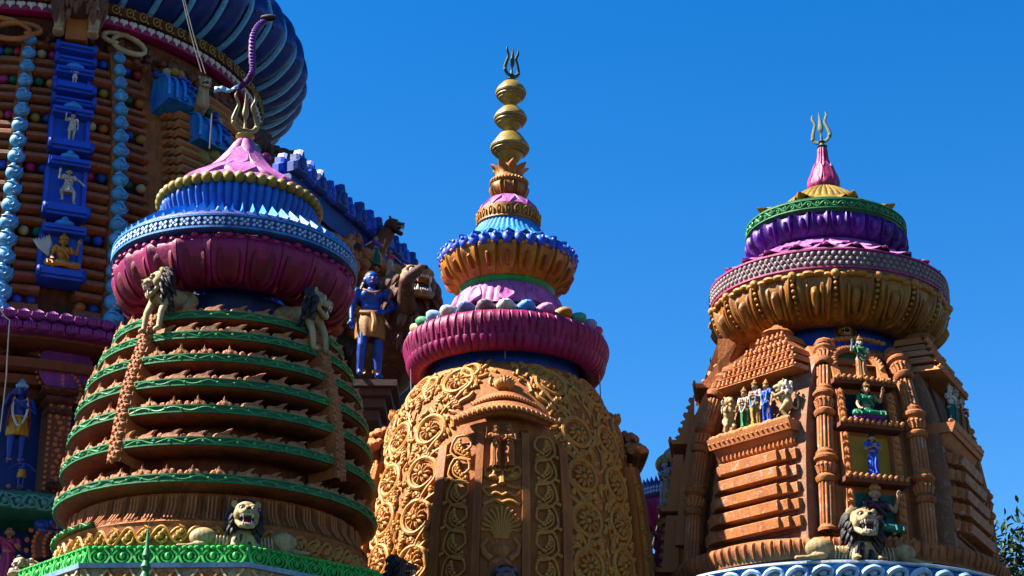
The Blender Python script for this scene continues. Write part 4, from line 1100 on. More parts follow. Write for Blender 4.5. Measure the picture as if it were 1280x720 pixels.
# --- corner bays with stacked mouldings and a figure niche above
def kanika(th, near, hw=1.30, us=0.0, roof=True):
    US[0] = us
    bay_wall(th, hw*1.12, 452, 700, .14, PLASTER, near, .78)
    zs = [zr(y, near) for y in (584, 605, 627, 648, 670)]
    th_ = .225
    for i, z in enumerate(zs):
        d = T.rf(z)*CS+.06+.05*i*0; m = MB(); k = hw*(.80+.035*i)
        m2 = MB(); n = Vector((math.sin(th), -math.cos(th), 0)); t = Vector((math.cos(th), math.sin(th), 0))
        prof = [(d-.55, -.13), (d-.03, -.125), (d+.0, -.115), (d+.03, .075), (d+.0, .10), (d-.14, .115), (d-.55, .12)]
        def run(u0, u1, add, mm, taper=0):
            vv = []
            for j, u in enumerate((u0, u1)):
                for (pd, pz) in prof: vv.append(n*(pd+(add if pd > d-.3 else 0))+t*(u+us)+Vector((0, 0, z+pz)))
            K = len(prof); ff = [(a, a+1, a+K+1, a+K) for a in range(K-1)]+[(K-1, 0, K, 2*K-1)]+[tuple(range(K-1, -1, -1)), tuple(range(K, 2*K))]
            mm.add(vv, ff)
        run(-k*.86, k*.72, .08, m); mo = m.build('moulding', COURSE, T.root, 30)
        for u0, u1, add in ((k*.722, k*.90, .0), (k*.902, k*1.08, -.10), (-k*1.0, -k*.862, .0), (-k*1.12, -k*1.002, -.10)):
            m = MB(); run(u0, u1, add, m); m.build('moulding_return', COURSE, mo, 30)
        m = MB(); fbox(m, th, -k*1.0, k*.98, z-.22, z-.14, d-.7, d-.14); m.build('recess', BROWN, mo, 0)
    # rope moulding and fringed niche base
    z = zr(566, near); d = T.rf(z)*CS
    m = MB(); n = Vector((math.sin(th), -math.cos(th), 0)); t = Vector((math.cos(th), math.sin(th), 0))
    m.tube([n*(d-.16-.3*(abs(u) > .8))+t*(u*hw+us)+Vector((0, 0, z+.03)) for u in (-.86, -.82, -.7, -.3, 0, .3, .6, .74, .8)], .125, 10)
    ro = m.build('rope_moulding', STONE, T.root)
    rm = gmesh('rope_coil', lambda: MB().ball((0, 0, 0), (.055, .135, .135), rot=(0, 0, .45), seg=8, rings=7))
    for j in range(17):
        u = (-.80+1.52*j/16)*hw+us; inst(None, rm, STONE, 'rope_coil', ro, Matrix.Translation(n*(d-.13)+t*u+Vector((0, 0, z+.03))) @ Matrix.Rotation(th, 4, 'Z'))
    zb = zr(546, near); d2 = T.rf(zb)*CS
    m = MB(); fbox(m, th, -hw*.98, hw*.84, zb-.16, zb+.06, d2-.6, d2+.16, d2+.24); sh = m.build('niche_shelf', STONE, T.root, 0)
    m = MB(); fbox(m, th, -hw*.93, hw*.78, zb-.40, zb-.163, d2-.6, d2-.06, d2+.10); m.build('fringe_board', STONE, sh, 0)
    fm = gmesh('shelf_stud', lambda: MB().ball((0, 0, 0), (.035, .035, .028), seg=7, rings=5))
    for j in range(17):
        u = (-.95+1.74*j/16)*hw+us; inst(None, fm, COURSE, 'stud', sh, Matrix.Translation(n*(d2+.20)+t*u+Vector((0, 0, zb-.05))))
    rnd = random.Random(3); m = MB()
    for j in range(26):
        u = (-.92+1.68*j/25)*hw+us; m.ball(n*(d2+.12+.06*rnd.random())+t*u+Vector((0, 0, zb+.09)), (.085+.04*rnd.random(), .06, .05+.02*rnd.random()), rot=(0, rnd.uniform(-.5, .5), th), seg=8, rings=5)
    m.build('cloud_base', STONEL, sh)['kind'] = 'stuff'
    # niche opening: dark back, side posts, roof tiers
    zt = zr(478, near); dt = T.rf(zt)*CS
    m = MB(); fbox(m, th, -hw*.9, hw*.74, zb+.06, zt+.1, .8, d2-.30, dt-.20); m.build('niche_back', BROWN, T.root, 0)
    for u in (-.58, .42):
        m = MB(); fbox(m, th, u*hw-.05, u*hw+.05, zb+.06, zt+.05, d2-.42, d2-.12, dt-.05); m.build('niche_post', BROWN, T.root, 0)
    rtop = T.rf(zt)
    tiers = ((472, .92, .34, .20, .13), (461, .84, .24, .17, .10), (449, .70, .12, .16, .07), (439, .52, .0, .15, .04), (430, .34, -.12, .15, .03))
    for i, (y, k, out, hh_, dz) in enumerate(tiers if roof else tiers[:3]):
        z = zt+.06+i*.235; d3 = dt+out-.05; u0, u1 = -hw*k*1.02, hw*k*.90
        if i < 3: m = MB(); fbox(m, th, u0, u1, z-.02, z+.13, d3-.7, d3+.06, d3-.12, (u0*.93, u1*.93)); rt = m.build('roof_tier', COURSE if i == 0 else STONE, T.root, 0)
        else:
            m = MB(); fbox(m, th, u0, u1, z-.02, z+.17, d3-.7, d3, d3-.12, (u0*.7, u1*.7)); rt = m.build('roof_tier', STONE, T.root, 0)
        lm = gmesh('roof_leaf', lambda: MB().ball((0, 0, 0), (.06, .05, .045), rot=(.3, .4, 0), seg=8, rings=6).ball((.03, -.03, .05), (.04, .03, .05), seg=6, rings=5))
        nn = max(4, int((u1-u0)/.135))
        for j in range(nn):
            u = u0+(u1-u0)*(j+.5)/nn
            inst(None, lm, STONE if i % 2 else COURSE, 'roof_leaf', rt, Matrix.Translation(n*(d3+.02)+t*(u+us)+Vector((0, 0, z+.04))) @ Matrix.Rotation(th+random.uniform(-.3, .3), 4, 'Z'))
    if roof:
        z = zt+.06+5*.225; d3 = dt-.30
        m = MB(); m.lathe([(0, -.05), (.30, -.03), (.36, .04), (.30, .10), (.18, .14), (.10, .22), (.05, .26), (0, .34)], 20, mod=flute(10, .02)); inst(None, m.mesh('roof_finial'), STONE, 'roof_finial', T.root, Matrix.Translation(n*(d3-.1)+t*(-.02+us)+Vector((0, 0, z))))
    US[0] = 0.0
    return zb, d2, n, t, hw
kz, kd, kn, kt, khw = kanika(R(-50), 2.2, us=.45)
k2 = kanika(R(62), 1.8, us=-.35)
# --- projecting bay with a column of framed niches
def framed_bay(th, near, ylist, hw, arched=True, backs=(TEAL, BLACK, YELLOW, TEAL), us=0.0, dd_=0.0):
    US[0] = us; n = Vector((math.sin(th), -math.cos(th), 0)); t = Vector((math.cos(th), math.sin(th), 0)); out = []
    m = MB(); N_ = 14; zt, zb = zr(412, near), zr(690, near)
    for i in range(N_):
        za = zb+(zt-zb)*i/N_; zc = zb+(zt-zb)*(i+1)/N_
        fbox(m, th, -hw-.30, hw+.30, za, zc, 1.0, T.rf(za)*CS-.10+dd_, T.rf(zc)*CS-.10+dd_)
    m.build('bay_wall', STONE, T.root, 0)
    for i, (yt, yb) in enumerate(ylist):
        z1, z0 = zr(yt, near), zr(yb, near); d0, d1 = T.rf(z0)*CS+.10+dd_, T.rf(z1)*CS+.10+dd_
        h_ = z1-z0
        m = MB(); fbox(m, th, -hw+.02, hw-.02, z0, z1+(.0), d0-.6, d0-.17, d1-.17); m.build('niche_back', backs[i % len(backs)], T.root, 0)
        # sill with scrolls
        m = MB(); fbox(m, th, -hw-.14, hw+.14, z0-.10, z0+.0, d0-.3, d0+.20, d0+.24); si = m.build('niche_sill', STONE if dd_ else BROWN, T.root, 0)  # left bay's sill takes a paler paint in place of sunlight
        m = MB()
        for j in range(11):
            u = -hw-.08+(2*hw+.16)*j/10+us; c = n*(d0+.24)+t*u+Vector((0, 0, z0+.0))
            m.ball(c, (.055, .05, .05), seg=7, rings=5); m.ball(c+t*.03+Vector((0, 0, .05)), (.035, .04, .035), seg=6, rings=4)
        m.build('sill_scroll', STONEL, si)['kind'] = 'stuff'
        if i == 0 and arched:
            # round-headed frame
            pts_o = []; cz = z0+h_*.42; ro = hw+.02; hv = h_*.58
            m = MB(); K = 22; sec = []
            for k in range(K+1):
                if k == 0: u, z = -ro, z0
                elif k == K: u, z = ro, z0
                else: a = PI*(k-1)/(K-2); u, z = -ro*math.cos(a), cz+hv*math.sin(a)
                kk = (z-z0)/h_; dd = d0+(d1-d0)*kk; q = .13
                ui, zi = u*(1-q/ro), z if z < cz else cz+(z-cz)*(1-q/hv)
                sec.append([n*(dd-.2)+t*(u*1.08+us)+Vector((0, 0, z+.02)), n*(dd+.08)+t*(u*1.08+us)+Vector((0, 0, z+.02)), n*(dd+.08)+t*(ui+us)+Vector((0, 0, zi)), n*(dd-.2)+t*(ui+us)+Vector((0, 0, zi))])
            vv = [p for s_ in sec for p in s_]; ff = [(a*4+b, a*4+(b+1) % 4, a*4+4+(b+1) % 4, a*4+4+b) for a in range(K) for b in range(4)]
            fr_ = m.add(vv, ff).build('arched_frame', STONEL, T.root)
            for k in range(1, K):
                c = (sec[k][1]+sec[k][2])/2
                inst(None, gmesh('frame_scroll', lambda: MB().ball((0, 0, 0), (.055, .05, .07), rot=(0, .6, 0), seg=7, rings=5).tube([(-.05, -.02, -.05), (0, -.05, 0), (.05, -.02, .05)], .022, 5)), STONE, 'frame_scroll', fr_, Matrix.Translation(c+n*.02) @ Matrix.Rotation(th, 4, 'Z') @ Matrix.Rotation(R(180*k/K), 4, 'Y'))
        else:
            for s_ in (-1, 1):
                m = MB(); fbox(m, th, s_*hw-.085, s_*hw+.085, z0, z1, d0-.3, d0+.08, d1+.08); ps = m.build('niche_post', STONE, T.root, 0)
                for k in range(6):
                    z = z0+h_*(k+.5)/6; dd = d0+(d1-d0)*(k+.5)/6
                    inst(None, gmesh('frame_scroll', None), STONEL, 'frame_scroll', ps, Matrix.Translation(n*(dd+.10)+t*(s_*hw+us)+Vector((0, 0, z))) @ Matrix.Rotation(th, 4, 'Z') @ Matrix.Rotation(R(70*(-1)**k), 4, 'Y') @ Matrix.Scale(1.05, 4))
        out.append((T.loc(n*(d0+.02)+t*us+Vector((0, 0, z0+.005))), h_))
    US[0] = 0.0
    return out
NY = [(414, 470), (484, 529), (541, 600), (614, 678)]
niches = framed_bay(R(12), 3.3, NY, .56, us=-.45)
left_niches = framed_bay(R(-98), .2, [(430, 486), (500, 556), (574, 640), (650, 716)], .62, False, (OCHRED, STONE, OCHRED, STONE), dd_=.40)  # paler stone backs stand in for the sunlight missing on this bay
# crest of the bays
for th, near, y in ((5, 3.0, 405),):
    z = zr(y, near); m = MB(); rnd = random.Random(5)
    for j in range(13):
        u = -.6+1.2*j/12; c = T.pt(R(th), z-.12, .1)+Vector((math.cos(R(th)), math.sin(R(th)), 0))*u+Vector((0, 0, .12*math.cos(u*2.2)-.02)); m.ball(c, (.075, .08, .06), rot=(0, rnd.uniform(-.6, .6), 0), seg=8, rings=6)
    m.build('leaf_crest', STONE, T.root)
MB().lathe([(T.rf(zr(430))-.25, zr(448)), (T.rf(zr(450))-.1, zr(444)), (1.75, zr(420)), (1.4, zr(412))], 64).build('shoulder', STONE, T.root)
# --- base: drop-petal fringe, sky blue carved ledge
pr = T.prof([(190, 716), (204, 722), (206, 728), (203, 745)])
fb = ringpart(T, 'fringe_ledge', pr, STONE, 96)
v, f = petal([(r+.0, z) for r, z in T.prof([(205, 722), (208, 728), (206, 736), (202, 744)])], [.085, .095, .085, .05], .05, 6, .03)
around(fb, 'fringe_petal', MB().add(v, f).mesh('fringe_petal'), STONE, 112, 0, R(-110), R(110))
r0, z0 = T.wz(206, 745)
r1 = r0+.42; z0 = T.zn(701, r1)-.0
lg = MB().lathe([(r0-.9, z0+.03), (r1, z0+.02), (r1+.04, z0-.02), (r1+.04, z0-.07), (r1-.02, z0-.09), (r1-.04, z0-.6), (r0-.5, z0-.65)], 128).build('blue_ledge', BLUEL, T.root)
MB().lathe([(r1+.03, z0+.005), (r1+.06, z0-.005), (r1+.06, z0-.045), (r1+.03, z0-.055)], 128).build('white_rim', WHITE, lg)
CLZ = z0+.03
lm = MB(); lm.tube(spl([(-.22, -.02, -.42), (-.18, -.08, -.25), (0, -.12, -.15), (.16, -.09, -.2), (.14, -.08, -.33), (.02, -.07, -.33)], 3), [.05, .06, .07, .07, .075, .07, .07, .06, .06, .055, .05, .05, .045, .04, .03, .02], 7); lm.ball((.0, -.06, -.25), (.09, .05, .07), seg=8, rings=6)
lme = lm.mesh('wave_scroll')
for i in range(52):
    a = 2*PI*i/52; a = (a+PI) % (2*PI)-PI
    if abs(a) < R(100): inst(None, lme, BLUEP, 'wave_scroll', lg, Matrix.Rotation(a, 4, 'Z') @ Matrix.Translation((0, -r1+.02, z0)))

# ================================================================== figures and lions standing on tower C
def world_rz(th, T=T): return th
def on_bay(th, u, d, z, T=Cw):
    u += {-50: .45, 62: -.35}.get(round(math.degrees(th)), 0)
    n = Vector((math.sin(th), -math.cos(th), 0)); t = Vector((math.cos(th), math.sin(th), 0)); return T.loc(n*d+t*u+Vector((0, 0, z)))
g3 = 'figures in the niches of the niche tower'
th = R(-50)
hk = .98
figure('figure in green robe standing left of the yellow robed figure in the lit niche', on_bay(th, -.34, kd-.02, kz+.08), hk, th+R(8), 'stand', SKINP, P('green_robe', (.02, .30, .10), None, .4, .2), WHITE, GOLDD, group=g3, garland=WHITE)
figure('tallest figure with yellow robe and blue sash in the middle of the lit niche', on_bay(th, .0, kd+.0, kz+.10), hk*1.06, th, 'stand', SKINP, YELLOW, SKINP, GOLDD, group=g3, garland=BLUEL)
figure('woman figure in blue sari beside the rearing lion in the lit niche', on_bay(th, .34, kd+.02, kz+.08), hk*1.0, th-R(6), 'down', SKINP, BLUE, BLUE, GOLDD, group=g3, garland=BLUEL)
def rearing_mesh(hd):
    m = MB()
    m.cap((0, .05, .42), (0, .0, .70), .13, .12, 12); m.ball((0, -.02, .62), (.15, .15, .17), seg=12, rings=8); m.ball((0, -.04, .90), (.12, .13, .12), seg=12, rings=8)
    m.cap((0, -.10, .90), (0, -.23, .87), .07, .05); m.cap((0, -.08, .83), (0, -.19, .78), .045, .035)
    for sx in (-1, 1):
        m.cap((sx*.08, .05, .42), (sx*.10, -.08, .28), .09, .06); m.cap((sx*.10, -.08, .28), (sx*.09, .04, .10), .055, .04); m.cap((sx*.09, .04, .10), (sx*.09, -.07, .03), .045, .04)
        m.cap((sx*.11, -.04, .68), (sx*.13, -.20, .62), .055, .04); m.cap((sx*.13, -.20, .62), (sx*.12, -.27, .70), .04, .035)
        m.ball((sx*.09, .0, 1.0), (.03, .025, .04), seg=8, rings=6)
    m.tube(spl([(0, .12, .38), (0, .26, .30), (0, .30, .50), (0, .24, .66), (0, .30, .75)], 3), .025, 6)
    return blob(m, .013, 2)
REAR = rearing_mesh(0)
def rearing(label, loc, h, rz, flip=1):
    r = thing('rearing_lion_statue', label, 'statue', loc, (0, 0, rz), 'rearing lions of the niches'); r.scale = (h, h, h)
    obj('body', REAR, CREAM, r)
    def mn():
        m = MB(); rnd = random.Random(2)
        for i in range(46):
            a = rnd.uniform(-PI, PI); z = rnd.uniform(.70, .98); p = Vector((.125*math.sin(a), .03+.11*math.cos(a), z))
            m.tube([tuple(p), (p.x*1.25, p.y+.03, p.z-.03), (p.x*1.3, p.y+.02, p.z-.085)], [.022, .026, .008], 5)
        return m
    obj('mane', gmesh('rear_mane', mn), WHITE, r)
    obj('eye', gmesh('rear_eye', lambda: MB().ball((.06, -.13, .93), .018, seg=6, rings=5).ball((-.06, -.13, .93), .018, seg=6, rings=5)), BLACK, r)
    return r
rearing('pale rearing lion at the right end of the lit niche, behind the blue sari', on_bay(th, .80, kd-.05, kz+.08), .92, th-R(60))
rearing('pale rearing lion at the left end of the lit niche beside the green robe', on_bay(th, -.84, kd-.05, kz+.08), .92, th+R(60))
for (y, th2) in ((0, 0),):
    for u in (-.80, .76):
        US[0] = .45; m = MB(); fbox(m, R(-50), u-.24, u+.24, kz+.06, kz+1.0, 2.2, kd-.27, kd-.42); m.build('green_backing', TEAL, Cw.root, 0); US[0] = 0
g4 = 'figures in the framed niches'
th = R(12)
ngr = P('green_silk', (.02, .28, .16), None, .3, .2)
def nich(i, du=0, dd=.03): p, h = niches[i]; n = Vector((math.sin(th), -math.cos(th), 0)); return p+n*dd+Vector((math.cos(th), math.sin(th), 0))*du
figure('small bearded figure with white face and green sash in the round-headed niche', nich(0), .98, th, 'bless', WHITE, GOLDD, ngr, GOLDD, group=g4, garland=ngr, halo=None)
lt = MB().lathe([(0, 0), (.30, .02), (.42, .12), (.40, .17), (.30, .19), (0, .19)], 80, mod=flute(20, .03), m=Matrix.Diagonal((1, .6, 1, 1)))
lo = thing('lotus_seat', 'purple lotus seat under the green silk figure in the second framed niche', 'seat', nich(1, 0, -.02), (0, 0, th)); obj('petal_cushion', lt.mesh('petal_cushion'), LOTUS, lo)
figure('seated goddess figure in green silk on a purple lotus seat', nich(1, 0, -.02)+Vector((0, 0, .17)), 1.28, th, 'seated', SKINP, ngr, ngr, GOLDD, group=g4)
figure('standing goddess figure in blue sari against a yellow niche back', nich(2), .98, th, 'stand', SKINP, BLUE, BLUE, BLACK, group=g4)
figure('seated figure with gold crown in the dark green niche behind the roaring lion', nich(3, 0, -.02)+Vector((0, 0, .15)), 1.75, th, 'seated', SKINP, TEAL, P('plum', (.10, .02, .06), None, .4, .2), GOLD, group=g4)
th = R(-98)
for i, (lb, sk, cl) in enumerate((('white figure', WHITE, WHITE), ('x', SKINY, PINKD), ('white robed figure in the left edge niche above the yellow faced figure', WHITE, WHITE), ('yellow faced figure with pink garland in the lowest left edge niche', SKINY, PINKD))):
    if i < 2: continue
    p, h = left_niches[i]; figure(lb, p+Vector((-.10, -.15, .0)), 1.25, th+R(25), 'stand', sk, cl, cl, CREAM if i == 2 else GOLD, group=g4, garland=PINKD if i == 3 else None)
th = R(62); zb, d2, n2, t2, hw2 = k2
figure('shaded cream figure in the dark right side niche, nearer the pilaster', on_bay(th, -.55, d2+.0, zb+.08), 1.0, th-R(20), 'bless', WHITE, TEAL, WHITE, CREAM, group=g4)
figure('shaded figure with tall cap in the dark right side niche', on_bay(th, -.1, d2+.0, zb+.08), 1.05, th-R(20), 'stand', WHITE, GOLDD, CREAM, CREAM, group=g4)
figure('shaded figure at the outer end of the dark right side niche', on_bay(th, .4, d2+.0, zb+.08), 1.0, th-R(20), 'stand', SKINP, GOLDD, PINKD, CREAM, group=g4)
# small lion heads under the gold bowl
def peek_lion(T, th, y, near, sc, label, skin=GOLD, mane=MANEB, drop=1.0, yaw=0, pitch=0):
    z = T.zn(y, near); r = T.rf(z-.2) ; p = T.loc(T.pt(th, z, 0)); o = thing('lion_statue', label, 'statue', p, (0, 0, th+yaw), 'small lions under the gold bowl')
    lion_head(o, Matrix.Translation((0, 0, .0)) @ Euler((pitch, 0, 0)).to_matrix().to_4x4() @ Matrix.Scale(sc, 4), skin, mane, drop, 3)
    b = MB(); b.cap((0, sc*1.2, -sc*1.0), (0, sc*2.8, -sc*.9), sc*.75, sc*.6); b.tube(spl([(sc*.4, sc*2.6, -sc*.6), (-sc*1.2, sc*2.7, sc*.6), (-sc*2.2, sc*2.4, sc*.4), (-sc*2.0, sc*2.2, -sc*.5)], 4), sc*.14, 6)
    for sx in (-1, 1): b.cap((sx*sc*.5, sc*.6, -sc*1.4), (sx*sc*.5, -.1*sc, -sc*2.3), sc*.28, sc*.2)
    obj('body', b.mesh('body'), skin, o); return o
peek_lion(Cw, R(3), 398, 2.2, .21, 'small yellow lion crouching on the bay top under the middle of the gold bowl')
peek_lion(Cw, R(-75), 431, .9, .24, 'small yellow lion at the left edge just below the gold bowl', yaw=R(-20))

def crouching_lion(T, th, z, d, sc, label, skin=CREAM, mane=MANE, group='roaring lions lying on the ledges', yaw=0, drop=1.9, lean=0, tags=None):
    """roaring lion with its body lying off to both sides of the mane"""
    n = Vector((math.sin(th), -math.cos(th), 0)); o = thing('lion_statue', label, 'statue', T.loc(n*d+Vector((0, 0, z))), (0, 0, th+yaw), group)
    lion_head(o, Matrix.Translation((0, -.15*sc, 2.35*sc)) @ Euler((lean, 0, 0)).to_matrix().to_4x4() @ Matrix.Scale(sc, 4), skin, mane, drop, 5)
    b = MB()
    b.ball((0, .3*sc, .8*sc), (1.0*sc, .7*sc, .8*sc), seg=14, rings=10)
    for sx in (-1, 1):
        b.cap((0, .4*sc, .55*sc), (sx*2.0*sc, .6*sc, .55*sc), .55*sc, .50*sc, 14); b.ball((sx*2.5*sc, .45*sc, .85*sc), (.92*sc, .62*sc, .66*sc), seg=18, rings=12)
        b.cap((sx*2.5*sc, .1*sc, .35*sc), (sx*3.4*sc, .05*sc, .18*sc), .30*sc, .17*sc, 12); b.cap((sx*3.4*sc, .05*sc, .17*sc), (sx*4.1*sc, .1*sc, .15*sc), .17*sc, .14*sc, 10)
        b.cap((sx*.5*sc, -.1*sc, .9*sc), (sx*.7*sc, -.35*sc, .2*sc), .30*sc, .22*sc, 12); b.cap((sx*.7*sc, -.35*sc, .18*sc), (sx*.75*sc, -.8*sc, .16*sc), .22*sc, .2*sc, 10)
        for k in range(3): b.cap((sx*(.62+.13*k)*sc, -.85*sc, .14*sc), (sx*(.62+.13*k)*sc, -1.05*sc, .1*sc), .09*sc, .07*sc, 8)
    inst(None, LIONB.setdefault(1, blob(scaled(b, 1/sc), .05, 3)), skin, 'body', o, Matrix.Scale(sc, 4))
    m = MB()
    for sx in (-1, 1):
        for k in range(4): m.tube(spl([(sx*(1.05+.22*k), -.02, .95), (sx*(1.1+.22*k), -.10, .6), (sx*(1.15+.22*k), -.02, .2)], 3), .055, 5)
    inst(None, m.mesh('ribs'), skin, 'ribs', o, Matrix.Scale(sc, 4))
    return o
LIONB = {}
def scaled(mb, k):
    q = MB(); q.v = [(x*k, y*k, z*k) for x, y, z in mb.v]; q.f = mb.f; return q
zled = T.wz(206, 745)[1]
crouching_lion(Cw, R(-1.5), CLZ, r1-.30, .345, 'roaring cream lion with dark mane lying on the sky blue ledge', yaw=R(12), lean=R(-4))
crouching_lion(A, R(19), A_LION_Z, A_LION_D, .278, 'roaring cream lion with dark mane lying on the bright green ledge', yaw=R(-4), lean=R(2))
# leaping lions at the top of tower A
def leaping_lion(T, th, z, sc, label, turn, skin=CREAM, mane=MANE):
    o = thing('lion_statue', label, 'statue', T.loc(T.pt(th, z, .72)), (0, 0, th), 'lions leaping from the top ring'); o.rotation_euler = (0, 0, th)
    lion_head(o, Matrix.Translation((0, -.1, .65*sc)) @ Euler((R(12), 0, turn)).to_matrix().to_4x4() @ Matrix.Scale(sc, 4), skin, mane, 1.2, 7)
    b = MB()
    b.cap((0, .1, -.2), (0, 2.6, .2), .75, .8, 12); b.ball((.0, 2.8, .35), (.85, .9, .8), seg=14, rings=10)
    for sx in (-1, 1):
        b.cap((sx*.55, -.1, -.5), (sx*.62, -.75, -1.7), .36, .24, 10); b.cap((sx*.62, -.75, -1.7), (sx*.62, -.95, -3.0), .24, .2, 10); b.cap((sx*.62, -.95, -3.0), (sx*.62, -1.3, -3.2), .22, .18, 10)
        b.cap((sx*.7, 2.6, .2), (sx*.9, 1.6, -.7), .5, .3, 10)
    inst(None, LIONB.setdefault(2, blob(b, .06, 3)), skin, 'body', o, Matrix.Scale(sc, 4))
    return o
leaping_lion(A, A.hit(186, 436)[0], A.zn(384, 1.4), .27, 'snarling lion leaping out over the left strap of star flowers', R(-40))
leaping_lion(A, A.hit(396, 444)[0], A.zn(391, 1.4), .27, 'snarling lion leaping out over the right strap in shade', R(38))

# carved couple on the middle tower
for sx, lb in ((-1, 'left figure of the small carved stone couple on the spire tower panel'), (1, 'right figure of the small carved stone couple on the spire tower panel')):
    z = M_.zn(588, 3.0); p = M_.loc(M_.pt(sx*R(2.6), z, .16)); f_ = figure(lb, p, .92, -sx*R(14), 'bless' if sx < 0 else 'stand', STONEL, STONEL, STONEL, STONEL, hair=STONEL, name='carved_figure', group='carved couple')
# heads poking in at the foot of the middle tower
def ledge_lion(px, py, Y, sc, yaw, label, skin, mane, drop=1.2, pitch=0, mane_on=True, cat='statue'):
    p = at(px, py, Y); o = thing('lion_statue', label, cat, p, (0, 0, yaw))
    lion_head(o, Euler((pitch, 0, 0)).to_matrix().to_4x4() @ Matrix.Scale(sc, 4), skin, mane, drop, 9, mane_on)
    b = MB(); b.cap((0, .3, -.6), (0, 1.9, -1.5), .75, .95, 14); b.cap((0, 1.9, -1.5), (0, 3.4, -1.6), .95, .85, 14)
    for sx in (-1, 1): b.cap((sx*.55, .5, -1.4), (sx*.6, -.2, -2.6), .36, .26, 12); b.cap((sx*.6, -.2, -2.6), (sx*.6, -.9, -2.7), .26, .22, 12); b.ball((sx*.6, 3.3, -1.9), (.5, .8, .8), seg=12, rings=8)
    inst(None, LIONB.setdefault(3, blob(b, .06, 3)), skin, 'body', o, Matrix.Scale(sc, 4)); return o
ledge_lion(500, 712, 35.6, .27, R(75), 'dark lion in shade at the foot of the scroll tower, facing right', MANEB, MANE)
ledge_lion(632, 722, 36.2, .26, R(5), 'grey lion head just showing below the carved torso', GREY, MANE)
ledge_lion(36, 716, 33.5, .30, R(-35), 'cream snarling lion raising its muzzle in the bottom left corner', CREAM, GREY, pitch=R(-35))
rodp = at(181, 722, 29.5)
fl = thing('temple_finial', 'thin green metal spike standing before the bright green ledge', 'finial', rodp)
MB().lathe([(0, -1.0), (.07, -1.0), (.06, -.1), (.09, 0), (.05, .1), (.085, .18), (.045, .28), (.075, .36), (.035, .5), (.03, .62), (0, .95)], 14).build('spike', GREENL, fl)

# ================================================================== TOWER B: the great tower (far left, behind)
B = Tower('great_tower', 'huge banded brown tower with blue niches under a ribbed blue crown disc', 'temple tower', 58.0, (52, 100), (22, 400))
T = B
B.setbody(B.prof([(250, 150), (262, 180), (280, 230), (298, 300), (312, 380), (322, 460), (328, 520), (332, 600)]))
def zB(px, py): return B.hit(px, py)[1]
def courses_z(n0, y0, y1):
    z0, z1 = zB(60, y0), zB(60, y1); return [z0+(z1-z0)*i/n0 for i in range(n0+1)]
MB().lathe([(B.rf(z)-.42, z) for z in [B.z(530)+(B.z(150)-B.z(530))*i/20 for i in range(21)]][::-1], 96).build('inner_wall', BROWN, B.root)
bead_y = (67, 102, 147, 210, 290, 377); counts = (2, 3, 4, 5, 5)
bz = [zB(60, y) for y in bead_y]
dgr = math.degrees
aS1 = dgr(B.hit(24, 170)[0]); aP = dgr(B.hit(84, 210)[0]); aS2 = dgr(B.hit(147, 210)[0]); aG0 = dgr(B.hit(186, 170)[0]); aG1 = dgr(B.hit(207, 170)[0]); aE = dgr(B.hit(300, 170)[0])
secs = [(aS1-22, aS1-1.6), (aS1+1.4, aP-3.4), (aP+3.4, aS2-1.9), (aS2+1.2, aG0)]
bead_cols = [GREEN, RED, GOLD, BLUED, OCHRED, TEAL, CREAM, BLUE, MAGENTA, OLIVE]
def course_mesh(rz_fn, z, hh, a0, a1, proud):
    r = B.rf(z)+proud; return MB().lathe([(r-.6, z+hh*.9), (r-.12, z+hh), (r, z+hh*.45), (r+.02, z-hh*.35), (r-.14, z-hh), (r-.6, z-hh)], max(3, int((a1-a0)/2.2)), a0=R(a0), a1=R(a1))
ci = 0
for i in range(len(bz)-1):
    z0, z1 = bz[i], bz[i+1]; n = counts[i]; gap = .17
    for k in range(n):
        t0 = z0-gap-(z0-z1-2*gap)*(k+.5)/n; hh = (z0-z1-2*gap)/n*.40
        for s, (a0, a1) in enumerate(secs):
            course_mesh(None, t0, hh, a0, a1, (.10 if k % 2 else .0)-(.12 if s == 3 else 0)).build('course', PLANK, B.root)
for i, z in enumerate(bz):
    for s, (a0, a1) in enumerate(secs):
        nb = max(2, int((a1-a0)/2.15)); me = gmesh('course_bead%d' % i, lambda: MB().ball((0, 0, 0), (.165, .155, .155), seg=12, rings=8)) if i == 0 else GM['course_bead0']
        for k in range(nb):
            a = R(a0+(a1-a0)*(k+.5)/nb); c = inst(None, me, random.choice(bead_cols), 'bead', B.root); c.location = B.pt(a, z, -.14)
# ends: top course and base course
for z, hh in ((bz[0]+.36, .14), (zB(60, 393), .30)):
    for a0, a1 in secs: course_mesh(None, z, hh, a0, a1, .05).build('course', PLANK, B.root)
